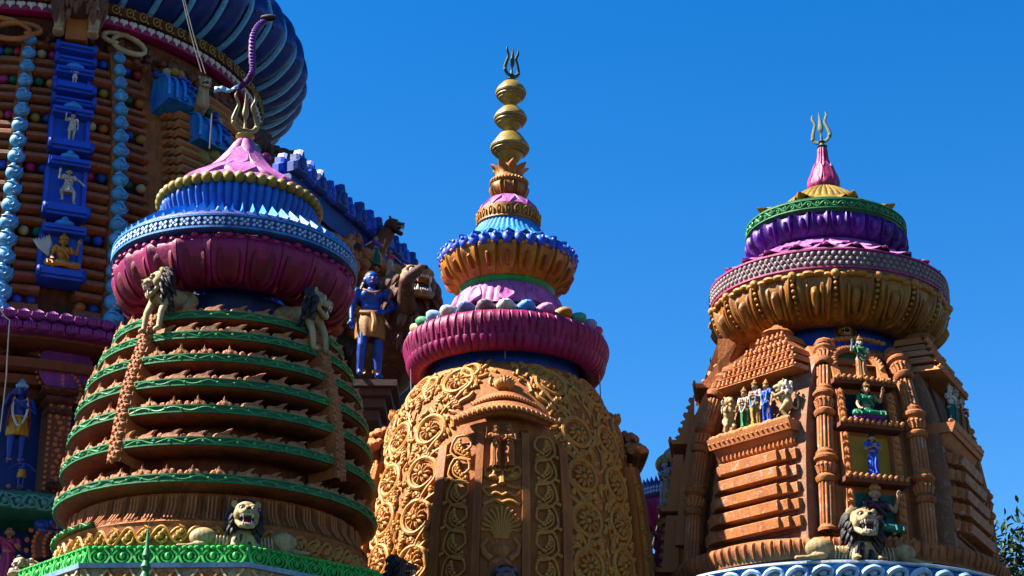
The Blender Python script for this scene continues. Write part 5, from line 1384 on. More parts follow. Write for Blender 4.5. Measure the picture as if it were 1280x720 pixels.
# strings of blue shells on orange strips
shell = MB(); shell.ball((0, 0, 0), (.33, .26, .30), seg=14, rings=10); shell.tube(spl([(-.20, -.16, .20), (-.02, -.27, .16), (.12, -.26, 0), (.02, -.28, -.12), (-.06, -.27, -.04)], 3), .035, 6); shell.ball((0, -.05, .29), (.12, .14, .09), seg=8, rings=6)
shell.tube(spl([(.30, -.08, .12), (.22, -.2, -.12), (.05, -.24, -.26)], 3), .03, 5)
shm = shell.mesh('shell')
for th, y0, y1, n in ((R(aS1), 46, 402, 18), (R(aS2), 62, 414, 19)):
    lf = abs(th-R(aS1)) < .01; z0, z1 = zB(40 if lf else 120, y0), zB(10 if lf else 145, y1)
    m = MB(); v = []
    for i in range(21):
        z = z0+.2+(z1-z0)*i/20; f_ = B.frame(th, z, 0)
        for x, y in ((-.26, .6), (-.26, -.10), (.16, -.10), (.16, .6)): v.append(f_ @ Vector((x, y, 0)))
    st_ = m.add(v, [(a*4+b, a*4+b+1, a*4+5+b, a*4+4+b) for a in range(20) for b in range(3)]+[(3, 2, 1, 0)]).build('shell_strip', STONE, B.root, 0)
    for i in range(n):
        z = z0+(z1-z0)*(i+.5)/n; inst(None, shm, BLUES, 'shell', st_, B.frame(th, z, .18, .64+.34*i/n) @ Matrix.Rotation(R(12*(i % 3-1)), 4, 'Y'))
# blue niches of the central panel
th = R(aP)
ny = [(58, 74, 0), (76, 90, 0), (92, 124, 1), (127, 140, 0), (142, 196, 1), (205, 277, 1), (288, 357, 1)]
fig_info = [None, None, 'small white musician figure in the upper blue niche of the great tower', None, 'white figure riding with raised hand in the second blue niche of the great tower', 'dancing many armed white figure in the third blue niche of the great tower', 'golden seated figure with pale wing in the lowest blue niche of the great tower']
for i, (y0, y1, fg) in enumerate(ny):
    z1, z0 = zB(85, y0), zB(85, y1); W_ = .50+.08*i/6; h = z1-z0
    f0 = B.frame(th, z0, .0); nb_ = MB()
    def bx(m, x0, x1, ya, yb, za, zb_): return m.box(((x0+x1)/2, (ya+yb)/2, (za+zb_)/2), (abs(x1-x0)/2, abs(yb-ya)/2, abs(zb_-za)/2))
    m = MB(); bx(m, -W_, W_, .5, -.06, .04, h-.02); pn = inst(None, m.mesh('niche_panel', 0), BLUE, 'niche_panel', B.root, f0)
    m = MB(); bx(m, -W_*1.14, W_*1.14, .3, -.46, -.03, min(.34, h*.4)); bx(m, -W_*1.02, W_*1.02, .3, -.56, .06, min(.26, h*.3)); sl = obj('sill', m.mesh('sill', 0), BLUE, pn)
    for sx in (-1, 1):
        e = MB(); e.lathe([(0, -.06), (.17, -.06), (.20, 0), (.17, .06), (0, .06)], 12, m=Matrix.Translation((sx*W_*1.14, -.40, .14)) @ Matrix.Rotation(PI/2, 4, 'Y')); obj('scroll_end', e.mesh('scroll_end'), BLUE, pn)
    if h > .8:
        m = MB(); bx(m, -W_*1.1, W_*1.1, .3, -.42, h-.30, h-.05); bx(m, -W_*1.0, W_*1.0, .3, -.52, h-.22, h-.14); obj('lintel', m.mesh('lintel', 0), BLUE, pn)
        m = MB(); m.ball((0, -.30, h+.02), (.30, .2, .13), seg=12, rings=8); m.ball((0, -.32, h+.14), (.12, .1, .12), seg=8, rings=6); obj('crest_knob', m.mesh('crest_knob'), BLUEL, pn)
        for sx in (-1, 1):
            m = MB(); bx(m, sx*W_-.10, sx*W_+.02, .3, -.16, .3, h-.3); obj('jamb', m.mesh('jamb', 0), BLUE, pn)
    if fg:
        p = B.loc(f0 @ Vector((0, -.30, .34))); hh = min(h*.62, 1.25)
        pose = {2: 'bless', 4: 'raise', 5: 'dance', 6: 'seated'}[i]
        figure(fig_info[i], p, hh*(1.6 if pose == 'seated' else 1.0), th, pose, WHITE if i < 6 else GOLD, WHITE if i != 6 else GOLD, WHITE if i != 6 else GOLD, BLACK if i < 6 else GOLD, legs='short', group='figures in the blue niches')
        if i == 6:
            w_ = thing('carved_shell', 'white fan shaped wing behind the golden seated figure', 'carving', p+Vector((-.42, .05, .45)), (0, R(-25), th)); q = MB()
            for k in range(7): q.tube([(0, 0, 0), (-.28*math.sin(R(12*k-36)), -.03, .34), (-.42*math.sin(R(12*k-36)), 0, .62)], [.03, .07, .02], 6)
            obj('fan', q.mesh('fan'), WHITE, w_)
# plain smooth groove then stepped corner mouldings
def arcbox(a0, a1, z0, z1, pr0, pr1, name, mat, parent=None, n=8):
    return MB().lathe([(B.rf(z1)-.6, z1), (B.rf(z1)+pr1, z1), (B.rf((z0+z1)/2)+pr1+.06, (z0*.6+z1*.4)), (B.rf(z0)+pr0, z0), (B.rf(z0)-.6, z0)], n, a0=R(a0), a1=R(a1)).build(name, mat, parent or B.root, 30)
MB().lathe([(B.rf(z)-.22, z) for z in [B.z(530)+(B.z(160)-B.z(530))*i/14 for i in range(15)]][::-1], 6, a0=R(aG0-.5), a1=R(aG1+3)).build('groove', STONE, B.root)
zs0, zs1 = zB(172, 88), zB(225, 330); n = 20
for i in range(n):
    z = zs0+(zs1-zs0)*i/n; hgt = abs(zs1-zs0)/n
    big = (i % 4 == 3); o_ = .25 if not big else .05
    c = arcbox(aG1+1.6, aE+6, z-hgt*.80, z-hgt*.08, .22+o_*.6, .30+o_*.6, 'stepped_moulding', COURSE, n=10)
    arcbox(aG1+.6, aG1+1.55, z-hgt*.74, z-hgt*.14, .10, .18, 'moulding_return', COURSE, c, 2)
    arcbox(aG1-.3, aG1+.55, z-hgt*.66, z-hgt*.2, -.02, .06, 'moulding_return', COURSE, c, 2)
for i, (px, py, wd) in enumerate(((222, 90, .50), (264, 142, .74))):
    a, z = B.hit(px, py+28, .6); d = .75
    f0 = B.frame(a, z, .35) @ Matrix.Diagonal((1, 1, .62, 1))
    m = MB()
    for k in range(3):
        x0 = -wd+k*wd*.62; m.tube(spl([(x0, .2, 1.15), (x0, -.35, .75), (x0-.05, -.55, .1), (x0-.05, -.45, -.75)], 4), .05, 6)
    bay = inst(None, MB().add([(x, y, zz) for zz, y in ((1.1, .25), (.75, -.28), (.1, -.48), (-.8, -.38), (-.8, .8)) for x in (-wd, wd)], [(0, 1, 3, 2), (2, 3, 5, 4), (4, 5, 7, 6), (6, 7, 9, 8), (8, 9, 1, 0), (0, 2, 4, 6, 8), (9, 7, 5, 3, 1)]).mesh('blue_bay', 0), BLUEL, 'blue_bay', B.root, f0)
    obj('bay_rib', m.mesh('bay_rib'), BLUEL, bay)
    m = MB()
    for k in range(9): m.ball((.1+.16*(k % 4), -.42-.05*(k % 2), .75-.17*k), (.15, .12, .10), rot=(0, .4*(-1)**k, 0), seg=8, rings=6)
    obj('leaf_carving', m.mesh('leaf_carving'), BLUE, bay)
    bm_ = gmesh('course_bead_b', lambda: MB().ball((0, 0, 0), (.155, .15, .24), seg=12, rings=8))
    for k in range(6):
        c = inst(None, bm_, bead_cols[(k*3+i+3) % 10], 'bead', bay); t = -1+2*k/5; c.location = (t*wd*1.02, .05-.42*(1-t*t), 1.18)
for k in range(2):
    a, z = B.hit(256+14*k, 196-2*k, .5); c = inst(None, GM['course_bead0'], OLIVE, 'bead', B.root); c.location = B.pt(a, z, .35); c.scale = (1.5, 1.5, 1.7)
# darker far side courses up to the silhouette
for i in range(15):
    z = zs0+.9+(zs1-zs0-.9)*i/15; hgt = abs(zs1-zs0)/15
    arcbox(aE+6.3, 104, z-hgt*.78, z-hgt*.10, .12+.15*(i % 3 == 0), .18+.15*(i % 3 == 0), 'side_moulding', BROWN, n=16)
# green vine strip on its far right
m = MB(); z0_, z1_ = B.hit(340, 160)[1], B.hit(380, 235)[1]
pts = [B.pt(R(aE+9+.4*i), z0_+(z1_-z0_)*i/10+1.2-.12*i, .45) for i in range(11)]; m.tube(pts, .16, 7); vs = m.build('orange_strip', STONE, B.root)
for i in range(26):
    t = i/26*10; k = int(t); p = pts[k].lerp(pts[min(k+1, 10)], t-k); c = inst(None, gmesh('vine_knot', lambda: MB().ball((0, 0, 0), (.17, .13, .10), rot=(0, .5, 0), seg=8, rings=6)), TEAL, 'vine_knot', vs); c.location = p+Vector((.12, -.14, .1))
zH_ = B.z(146)
# frieze of snakes, lace bands, crown disc
fz = MB().lathe([(B.wz(250, 150)[0]-.1, B.z(196)), (B.wz(260, 150)[0]+.0, zH_-.2), (B.wz(274, 150)[0]-.05, zH_-.16)], 96).build('snake_frieze', BROWN, B.root)
rL, zL0 = B.wz(274, 146)
zH = B.z(146); 
ld_ = ringpart(B, 'heart_band', [(rL-.3, zH-.22), (rL-.05, zH-.20), (rL, zH-.17), (rL+.02, zH+.12), (rL-.05, zH+.16)], MAGENTA, 160)
hm = MB(); hm.ball((-.06, 0, .05), (.085, .05, .085), seg=8, rings=6); hm.ball((.06, 0, .05), (.085, .05, .085), seg=8, rings=6); hm.tube([(0, 0, .04), (0, 0, -.13)], [.10, .01], 6)
hme = hm.mesh('heart')
for i in range(150):
    a = 2*PI*i/150; a = (a+PI) % (2*PI)-PI
    if R(-20) < a < R(95):
        c = inst(None, hme, WHITE, 'heart', ld_, Matrix.Rotation(a, 4, 'Z') @ Matrix.Translation((0, -rL-.03, zH-.01)))
gl_ = ringpart(B, 'lace_band', [(rL-.4, zH+.16), (rL+.08, zH+.18), (rL+.16, zH+.50), (rL-.3, zH+.52)], BROWN, 160)
lc = gmesh('lace_ring', lambda: MB().tube([(.17*math.cos(R(30*k)), 0, .2*math.sin(R(30*k))) for k in range(13)], .035, 5).ball((0, -.02, 0), (.06, .05, .06), seg=7, rings=5).ball((.23, 0, .2), (.06, .04, .06), seg=6, rings=5).ball((.23, 0, -.2), (.06, .04, .06), seg=6, rings=5))
for i in range(104):
    a = 2*PI*i/104; a = (a+PI) % (2*PI)-PI
    if R(-20) < a < R(95): inst(None, lc, OLIVE, 'lace_ring', gl_, Matrix.Rotation(a, 4, 'Z') @ Matrix.Translation((0, -rL-.14, zH+.34)) @ Matrix.Scale(.72, 4))
for x0, y0, flip in ((22, 28, 1), (150, 42, -1)):
    m = MB(); a, z = B.hit(x0, y0+18); P3 = []
    for k in range(26):
        t = k/25; b = t*1.5*PI*2; q = 1.15*(1-.72*t); uu = flip*(q*math.sin(b)*1.2-1.8*(1-t)**3+.3); vv = q*math.cos(b)*.6-.25
        P3.append(B.pt(a+uu/9, z+vv*.8+.25, .38))
    m.tube(P3, [.085+.01*math.sin(k) for k in range(26)], 8); m.build('carved_snake', STONEL if flip > 0 else CREAM, B.root)
m = MB(); rnd = random.Random(11)
for i in range(150):
    a = R(rnd.uniform(-18, 78)); z = B.z(188)+(B.z(150)-B.z(188))*rnd.random(); m.ball(B.pt(a, z, .12), (rnd.uniform(.08, .2), .14, rnd.uniform(.06, .15)), rot=(0, rnd.uniform(0, 3), a), seg=7, rings=5)
m.build('leaf_carving', BROWN, fz)['kind'] = 'stuff'
# ribbed crown disc: lobes and pale ribs between
n = 50
dp = [(270, 131), (284, 128), (299, 121), (312, 110), (320, 99), (323, 90), (322, 78), (316, 62), (300, 44), (270, 26)]
def lob(a, t, r, z): c = abs(math.cos(a*n/2)); return r+.62*(c-.7)*(1-abs(2*t-1)**3), z
disc = ringpart(B, 'crown_disc', B.prof(dp, 3)+[(.5, B.z(0))], BLUED, n*8, mod=lob)
rb_ = B.prof([(272, 131), (286, 128), (301, 120), (313, 109), (321, 98), (324, 89), (323, 78), (317, 62)], 3)
m = MB(); m.tube([(0, -r+.10, z) for r, z in rb_], [.11]*len(rb_), 6)
around(disc, 'pale_rib', m.mesh('pale_rib'), BLUES, n, PI/n)
m = MB(); r_, z_ = B.wz(325, 94); m.ball((0, -r_+.1, z_+.2), (.42, .25, .30), seg=8, rings=6)
around(disc, 'rim_knob', m.mesh('rim_knob'), BLUED, n, 0)
MB().lathe([(B.wz(270, 26)[0], B.z(26)), (6, B.z(26)+1.5), (4, B.z(26)+3.4), (0, B.z(26)+4)], 64).build('crown_cap', BLUED, B.root)
# --- standing lion on the central panel, its head above the frame
zz = zB(85, 57)
lion = thing('lion_statue', 'big standing lion with brown shaggy mane and pale legs atop the blue niches', 'statue', B.loc(B.pt(R(aP), zz-.1, .35)), (0, 0, R(10))); lion.scale = (.66, .66, .66)
b = MB(); sc = 1.0
for sx in (-1, 1):
    b.cap((sx*.78, -.45, 1.9), (sx*.80, -.55, .25), .36, .24, 14); b.ball((sx*.80, -.72, .14), (.30, .42, .17), seg=12, rings=8)
    for k in (-1, 0, 1): b.ball((sx*.80+k*.16, -1.02, .12), (.10, .16, .10), seg=8, rings=6)
    b.cap((sx*.7, 2.0, 1.6), (sx*.7, 1.9, .2), .4, .25, 12)
b.cap((0, -.2, 2.2), (0, 2.1, 2.0), .85, .8, 16)
obj('body', blob(b, .06, 3), CREAM, lion)
lion_head(lion, Matrix.Translation((0, -.9, 3.9)) @ Matrix.Scale(1.0, 4), CREAM, MANEB, 1.6, 13, False)
m = MB(); rnd = random.Random(4); m.ball((0, -.30, 2.3), (1.08, .78, 1.25), seg=16, rings=10)
for i in range(190):
    a = rnd.uniform(-PI*.62, PI*.62); z = 1.15+rnd.random()**.8*3.4; w_ = 1.12 if z > 1.8 else .95
    p = Vector((w_*math.sin(a), -.30-.78*math.cos(a), z)); e = p+Vector((math.sin(a)*.1, -.12*math.cos(a), -.35)); q = e+Vector((0, 0, -.32))
    m.tube([tuple(p), tuple((p+e)/2+Vector((math.sin(a)*.1, -.1*math.cos(a), 0))), tuple(e), tuple(q)], [.08, .13, .11, .015], 5)
obj('mane', m.mesh('mane'), MANEB, lion)
m = MB(); m.box((0, .0, .9), (.5, .4, .9)); obj('chest_block', m.mesh('chest_block', 0), OCHRED, lion)
# small lion head on the lower blue bay
a, z = B.hit(255, 112, 1.2)
ll = thing('lion_statue', 'small open mouthed cream lion head above the second blue bay', 'statue', B.loc(B.pt(a, z, 1.2)), (0, 0, R(28)))
lion_head(ll, Matrix.Translation((0, 0, .25)) @ Matrix.Scale(.24, 4), CREAM, MANEB, 1, 9, False)
b = MB(); b.cap((0, .08, .05), (0, .15, -.45), .17, .24, 14); b.cap((0, .15, -.45), (0, .9, -.6), .24, .26, 12); obj('body', blob(b, .04, 3), CREAM, ll)
# purple serpent hanging below the disc with a pale cloth
c0 = [at(x, y, Y) for x, y, Y in ((332, 26, 50.3), (322, 34, 50.0), (316, 48, 49.6), (315, 70, 49.4), (316, 88, 49.4), (312, 98, 49.6), (305, 106, 50.2), (298, 112, 50.8))]
sn = thing('serpent_statue', 'purple scaled serpent hanging from the blue crown disc', 'statue', c0[0])
pts = spl([tuple(p-c0[0]) for p in c0], 5); nP = len(pts)
m = MB(); m.tube(pts, [.04+.06*math.sin(PI*min(1, i/nP*.9+.15))**.7+(.02 if i % 2 else 0) for i in range(nP)], 12); obj('body', m.mesh('body'), P('dark_purple', (.17, .03, .20), (.10, .02, .12), .45, .4), sn)
m = MB()
for i in range(2, nP-1, 1):
    p = Vector(pts[i]); m.ball(p+Vector((.02, -.12, 0)), (.10, .06, .04), seg=7, rings=5)
obj('scales', m.mesh('scales'), PURPLE, sn)['kind'] = 'stuff'
m = MB(); m.ball(Vector(pts[0])+Vector((.12, -.1, .05)), (.28, .14, .10), seg=12, rings=8); obj('head', m.mesh('head'), DARK, sn)
p = at(284, 119, 49.5); cl = thing('cloth_scrap', 'pale cloth scrap tied under the purple serpent', 'cloth', p, (0, 0, .3))
m = MB(); m.add([(x*.12-.4, .06*math.sin(x*2+zc*3), .05*math.sin(x*1.3)+x*.04+zc*.11*(1-.1*x)) for zc in range(3) for x in range(7)], [(a*7+b, a*7+b+1, a*7+b+8, a*7+b+7) for a in range(2) for b in range(6)])
o_ = obj('cloth', m.mesh('cloth'), BLUEP, cl); md = o_.modifiers.new('s', 'SOLIDIFY'); md.thickness = .03
# --- ledge of purple lotus buds, and the shaded porch below it
zl = zB(60, 414); rl = B.rf(zl)+.75
pl_ = ringpart(B, 'lotus_ledge', [(rl-2.4, zl+.35), (rl-.6, zl+.30), (rl-.1, zl+.1), (rl, zl-.1), (rl-.1, zl-.30), (rl-.3, zl-.33)], LOTUS, 120, a0=R(-30), a1=R(100))
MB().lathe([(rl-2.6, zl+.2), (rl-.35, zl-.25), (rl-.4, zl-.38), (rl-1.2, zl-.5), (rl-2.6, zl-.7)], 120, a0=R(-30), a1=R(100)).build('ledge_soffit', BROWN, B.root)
lb = MB(); lb.ball((0, 0, 0), (.20, .18, .14), seg=12, rings=8)
for k in range(5): a = R(-60+30*k); lb.tube([(.18*math.sin(a), -.10, -.10), (.16*math.sin(a), -.18, .02), (.04*math.sin(a), -.12, .14)], [.035, .045, .015], 5)
lbm = lb.mesh('lotus_bud')
nl = 150
for row in range(2):
    for i in range(nl):
        a = 2*PI*(i+.5*row)/nl; a = (a+PI) % (2*PI)-PI
        if R(-18) < a < R(95): inst(None, lbm, LOTUS, 'lotus_bud', pl_, Matrix.Rotation(a, 4, 'Z') @ Matrix.Translation((0, -rl-.02+.08*row, zl+.12-.30*row)) @ Matrix.Rotation(R(-12), 4, 'X'))
rw = rl-2.5
wall = MB().lathe([(rw, zl-.6), (rw, 2.0), (rw+1.2, .6)], 90, a0=R(-40), a1=R(110)).build('porch_wall', BLUED, B.root)
MB().lathe([(rw-.1, zl-.2), (rw-.1, 2), (rw+.9, .6)], 90, a0=R(110), a1=R(320)).build('rear_wall', BROWN, B.root)
for i, dz in enumerate((0, .35, .62)):
    MB().lathe([(rw-.1, zl-.85-dz), (rw+1.7-.5*i, zl-.85-dz), (rw+1.6-.5*i, zl-1.10-dz), (rw-.1, zl-1.15-dz)], 90, a0=R(-30), a1=R(100)).build('ledge_moulding', BROWN, B.root)
def onwall(px, py, off):
    old = B.body; B.body = [(0, rw+off), (60, rw+off)]; a, z = B.hit(px, py); B.body = old; return a, z
def wframe(a, z, off): 
    M4 = Matrix.Rotation(a, 4, 'Z'); M4.translation = Vector(((rw+off)*math.sin(a), -(rw+off)*math.cos(a), z)); return M4
def carved_box(name, px, y0, y1, wid, off, mat, studs=True, dep=1.0):
    a, z1 = onwall(px, y0, off); _, z0 = onwall(px, y1, off); M4 = wframe(a, z0, off); h = z1-z0
    m = MB(); m.box((0, dep/2, h/2), (wid/2, dep/2, h/2)); o = inst(None, m.mesh(name, 0), mat, name, B.root, M4)
    if studs:
        m = MB(); rnd = random.Random(int(px)); nz = int(h/.16)
        for k in range(nz):
            z = (k+.5)*h/nz
            for x in (-wid*.42, wid*.42): m.ball((x, -.02, z), (.055, .05, .06), seg=6, rings=5)
            m.ball((wid*.12*math.sin(k*1.3), -.02, z), (.09, .06, .07), rot=(0, k*.8, 0), seg=7, rings=5); m.ball((-wid*.18*math.sin(k*1.3), -.02, z), (.045, .05, .045), seg=6, rings=4)
        obj('carving', m.mesh('carving'), STONE, o)['kind'] = 'stuff'
    return o, a, z0, z1, M4
pil, pa, pz0, pz1, pM = carved_box('pilaster', 76, 505, 617, .66, 1.25, BROWN)
for y, w_, h_ in ((500, .95, .28), (489, 1.15, .22), (515, .80, .16), (609, .85, .3)):
    a, z = onwall(76, y, 1.35); m = MB(); m.lathe([(w_*.45, -h_/2), (w_*.62, -h_*.2), (w_*.66, h_*.2), (w_*.5, h_/2)], 4, a0=PI/4, a1=PI/4+2*PI)
    c = inst(None, m.mesh('pilaster_cap', 0), BROWN, 'pilaster_cap', B.root, wframe(a, z, 1.0))
def arch(px, y, hw, hv, off, mat, tk=.22, name='cusped_arch', cusps=5, th0=0, th1=PI):
    a, z = onwall(px, y, off); M4 = wframe(a, z, off); P_ = []; K = 40
    for k in range(K+1):
        b = th0+(th1-th0)*k/K; q = 1+.07*abs(math.sin(b*cusps)); P_.append((-hw*math.cos(b)*q, 0, hv*math.sin(b)*q))
    m = MB(); m.tube(P_, tk, 8, nrm=(0, 1, 0)); o = inst(None, m.mesh(name), mat, name, B.root, M4)
    m = MB()
    for k in range(0, K+1):
        p = Vector(P_[k]); d = p.normalized()
        m.ball(p+d*tk*.9+Vector((0, -.08, 0)), (.08, .07, .07), rot=(0, k, 0), seg=7, rings=5); m.ball(p+Vector((0, -tk, 0)), (.06, .06, .06), seg=6, rings=5)
        if k % 2: m.ball(p+d*tk*1.6+Vector((0, .0, 0)), (.08, .06, .07), rot=(0, k*.7, 0), seg=7, rings=5)
    obj('leaf_carving', m.mesh('leaf_carving'), STONE, o)['kind'] = 'stuff'; return o
arch(18, 500, 1.75, 1.55, 1.0, BROWN, .26); arch(134, 500, 1.5, 1.45, 1.0, BROWN, .26)
arch(8, 705, 1.45, 1.7, 1.0, BROWN, .26); arch(110, 705, 1.4, 1.4, 1.0, BROWN, .26)
# hanging half medallion
a, z = onwall(81, 462, 1.3); md_ = MB().lathe([(0, 0), (.60, .02), (.74, .1), (.80, .25), (0, .3)], 40, m=Matrix.Rotation(R(90), 4, 'X'))
mo = inst(None, md_.mesh('medallion'), LOTUS, 'medallion', B.root, wframe(a, z, 1.15))
m = MB()
for k in range(30): b = 2*PI*k/30; m.ball((.82*math.cos(b), -.1, .82*math.sin(b)), .06, seg=7, rings=5)
obj('medallion_beads', m.mesh('medallion_beads'), OCHRED, mo)
# green scroll ledge
a, zt_ = onwall(30, 613, 1.7); _, zb_ = onwall(30, 641, 1.7)
gs = MB().lathe([(rw, zt_+.1), (rw+1.6, zt_+.02), (rw+1.7, zt_-.04), (rw+1.7, zb_+.12), (rw+1.55, zb_), (rw, zb_-.1)], 80, a0=R(-30), a1=R(100)).build('teal_ledge', TEAL, B.root)
for i in range(150):
    aa = R(-16)+R(2.35)*i
    if aa > R(80): break
    k = (-1)**i
    me = gmesh('ledge_scroll', lambda: MB().tube([(.34*(1-.5*j/15)*math.cos(j*.42), 0, .22*(1-.4*j/15)*math.sin(j*.42)) for j in range(16)], .04, 5).ball((0, -.03, 0), .10, seg=9, rings=7).tube([(.3, 0, -.2), (.5, -.02, 0), (.62, 0, .22)], .04, 5))
    inst(None, me, TEAL if i % 1 else P('scroll_teal', (.12, .40, .34), None, .4, .3) if i == 0 else MATS['scroll_teal'], 'ledge_scroll', gs, Matrix.Rotation(aa, 4, 'Z') @ Matrix.Translation((0, -rw-1.72, (zt_+zb_)/2)) @ Matrix.Scale(k, 4, Vector((0, 0, 1))))
# blue figures in the porch
def wallfig(label, px, yfeet, h, pose, off=.75, **k):
    a, z = onwall(px, yfeet, off); p = B.loc(wframe(a, z, off).translation); return figure(label, p, h, a, pose, **k)
wallfig('standing blue god with white garland and red yellow cloth in the dark porch niche', 17, 583, 2.45, 'flute', 1.1, skin=SKINB, cloth=YELLOW, top=None, crown=BLUEP, legs='short', garland=WHITE, scarf=RED)
wallfig('small blue swimming figure with yellow cloth lying at the feet of the blue god', 25, 612, .95, 'out', 1.2, skin=SKINB, cloth=YELLOW, crown=None, legs='short', tilt=0)
wallfig('pale faced woman under the lower porch arch at the left frame edge', 4, 742, 1.9, 'bless', .9, skin=SKINP, cloth=PINKD, top=PINKD, crown=None)
a, z = onwall(61, 656, 1.1)
mk = thing('carved_mask', 'blue grinning guardian mask under the teal scroll ledge', 'carving', B.loc(wframe(a, z, 1.15).translation), (0, 0, a))
m = MB(); m.ball((0, .1, 0), (.42, .3, .42), seg=16, rings=12); m.ball((0, -.2, .02), (.09, .12, .13), seg=10, rings=8)
for sx in (-1, 1): m.ball((sx*.17, -.16, .16), (.12, .08, .06), seg=10, rings=8); m.ball((sx*.24, -.1, -.08), (.14, .12, .12), seg=10, rings=8)
m.ball((0, -.17, -.22), (.26, .1, .10), seg=12, rings=8); obj('face', m.mesh('face'), SKINB, mk)
m = MB(); m.ball((0, -.24, -.20), (.20, .06, .04), seg=10, rings=6); obj('mouth', m.mesh('mouth'), DARK, mk)
m = MB()
for sx in (-1, 1): m.ball((sx*.17, -.22, .14), (.07, .04, .035), seg=8, rings=6)
obj('eye', m.mesh('eye'), WHITE, mk)

# ================================================================== right flank of the great tower (projecting bay in shade)
SB = thing('tower_side_bay', 'dark projecting bay of the great tower with blue crenellated ledge', 'temple wall', (0, 0, 0))
P1 = at(380, 240, 49.0); P2 = at(540, 372, 57.5); zc0 = (P1.z+P2.z)/2
dv = Vector((P2.x-P1.x, P2.y-P1.y, 0)).normalized(); nv = Vector((dv.y, -dv.x, 0))   # outward: to the right and front
def sframe(s, out, z): p = Vector((P1.x, P1.y, 0))+dv*s+nv*out; p.z = z; M4 = Matrix((dv, -nv, Vector((0, 0, 1)))).transposed().to_4x4(); M4.translation = p; return M4
L_ = (Vector((P2.x, P2.y, 0))-Vector((P1.x, P1.y, 0))).length
def sbox(name, s0, s1, o0, o1, z0, z1, mat, parent=None, top=None):
    m = MB(); M4 = sframe(0, 0, 0); t0 = top if top is not None else o1
    v = [(s0, -o0, z0), (s0, -o1, z0), (s1, -o1, z0), (s1, -o0, z0), (s0, -o0, z1), (s0, -t0, z1), (s1, -t0, z1), (s1, -o0, z1)]
    m.add(v, [(0, 1, 2, 3), (4, 7, 6, 5), (0, 4, 5, 1), (1, 5, 6, 2), (2, 6, 7, 3), (3, 7, 4, 0)], M4); return m.build(name, mat, parent or SB, 0)
sbox('flank_wall', -.6, L_+1.4, -3.5, -1.0, .6, zc0+.2, SHADE_STONE)
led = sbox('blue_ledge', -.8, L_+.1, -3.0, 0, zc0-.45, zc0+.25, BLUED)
sbox('ledge_underside', -.8, L_-.2, -3.0, -.35, zc0-.75, zc0-.453, SHADE_STONE)
mer = MB().prism([(-.34, 0), (.34, 0), (.36, .30), (.22, .42), (.22, .62), (.10, .58), (0, .85), (-.10, .58), (-.22, .62), (-.22, .42), (-.36, .30)], .34, bev=.15)
mer.ball((0, -.36, .32), (.13, .10, .2), seg=8, rings=6); mme = mer.mesh('merlon', 0)
for i in range(13):
    s = -.6+L_*.86*i/12
    inst(None, mme, BLUE if i % 2 else BLUED, 'merlon', led, sframe(s, -.05, zc0+.25) @ Matrix.Rotation(R(random.uniform(-8, 8)), 4, 'Z') @ Matrix.Scale(.80+.2*random.random(), 4))
    inst(None, mme, BLUE, 'merlon', led, sframe(s+.3, -.75, zc0+.45) @ Matrix.Scale(.85+.2*random.random(), 4))
for i in range(9):
    s = -1.2+.62*i; c = inst(None, GM['course_bead0'], bead_cols[(i*3+2) % 10], 'bead', led); c.location = sframe(s, -1.4, zc0+1.35).translation; c.scale = (1.2, 1.2, 1.1)
# stepped roof of the bay rising behind the ledge to the crown
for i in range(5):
    z = zc0+.35+i*.42; sbox('stepped_moulding', 1.0+.2*i, L_*.72-1.2*i, -3.5, -.95-.24*i, z, z+.34, SHADE_STONE, top=-1.15-.24*i)
for i, (s, z) in enumerate(((L_-1.6, zc0+.55), (L_-1.0, zc0+.5))):
    m = MB(); m.ball((0, 0, .25), (.42, .42, .35), seg=12, rings=8); m.ball((0, 0, .6), (.2, .2, .2), seg=8, rings=6); c = inst(None, m.mesh('roof_knob'), SHADE_STONE, 'roof_knob', SB, sframe(s, -1.2, z))
# tumbling crowd of carved figures under the ledge
m = MB(); rnd = random.Random(21); M4 = sframe(0, 0, 0)
for i in range(230):
    s = rnd.uniform(-.5, L_-.2); z = zc0-.85-rnd.random()**1.1*2.6+.10*s; o_ = .25-rnd.random()*.5-.35*(zc0-z)/3
    m.ball((s, -o_, z), (rnd.uniform(.15, .38), rnd.uniform(.2, .4), rnd.uniform(.14, .32)), rot=(rnd.uniform(-1, 1), rnd.uniform(-1.5, 1.5), 0), seg=8, rings=6, m=M4)
    if i % 3 == 0: m.cap((s, -o_-.1, z), (s+rnd.uniform(-.6, .6), -o_-.3, z+rnd.uniform(-.5, .5)), .10, .06, 7, m=M4)
m.build('carved_crowd', STONE, SB)['kind'] = 'stuff'
m = MB()
for i in range(260):
    s = rnd.uniform(.6, L_-.2); z = zc0+.5+rnd.random()*2.6; o_ = -.95-.45*(z-zc0)
    if s > L_-1.4-1.4*(z-zc0-.5): continue
    m.ball((s, -o_, z), (rnd.uniform(.12, .3), rnd.uniform(.16, .32), rnd.uniform(.10, .24)), rot=(rnd.uniform(-1, 1), rnd.uniform(-1.5, 1.5), 0), seg=8, rings=6, m=M4)
for i in range(260):
    s = rnd.uniform(-.3, L_-.4); z = zc0-3.4-rnd.random()*6.5; m.ball((s, .62, z), (rnd.uniform(.1, .3), .22, rnd.uniform(.08, .2)), rot=(0, rnd.uniform(-1.5, 1.5), 0), seg=7, rings=5, m=M4)
m.build('carved_rubble', SHADE_STONE, SB)['kind'] = 'stuff'
def sfig(label, px, py, Y, h, rz, pose, **k): return figure(label, at(px, py, Y), h, rz, pose, **k)
rzf = math.atan2(dv.y, dv.x)-R(35)
gc = 'carved figures tumbling below the blue ledge'
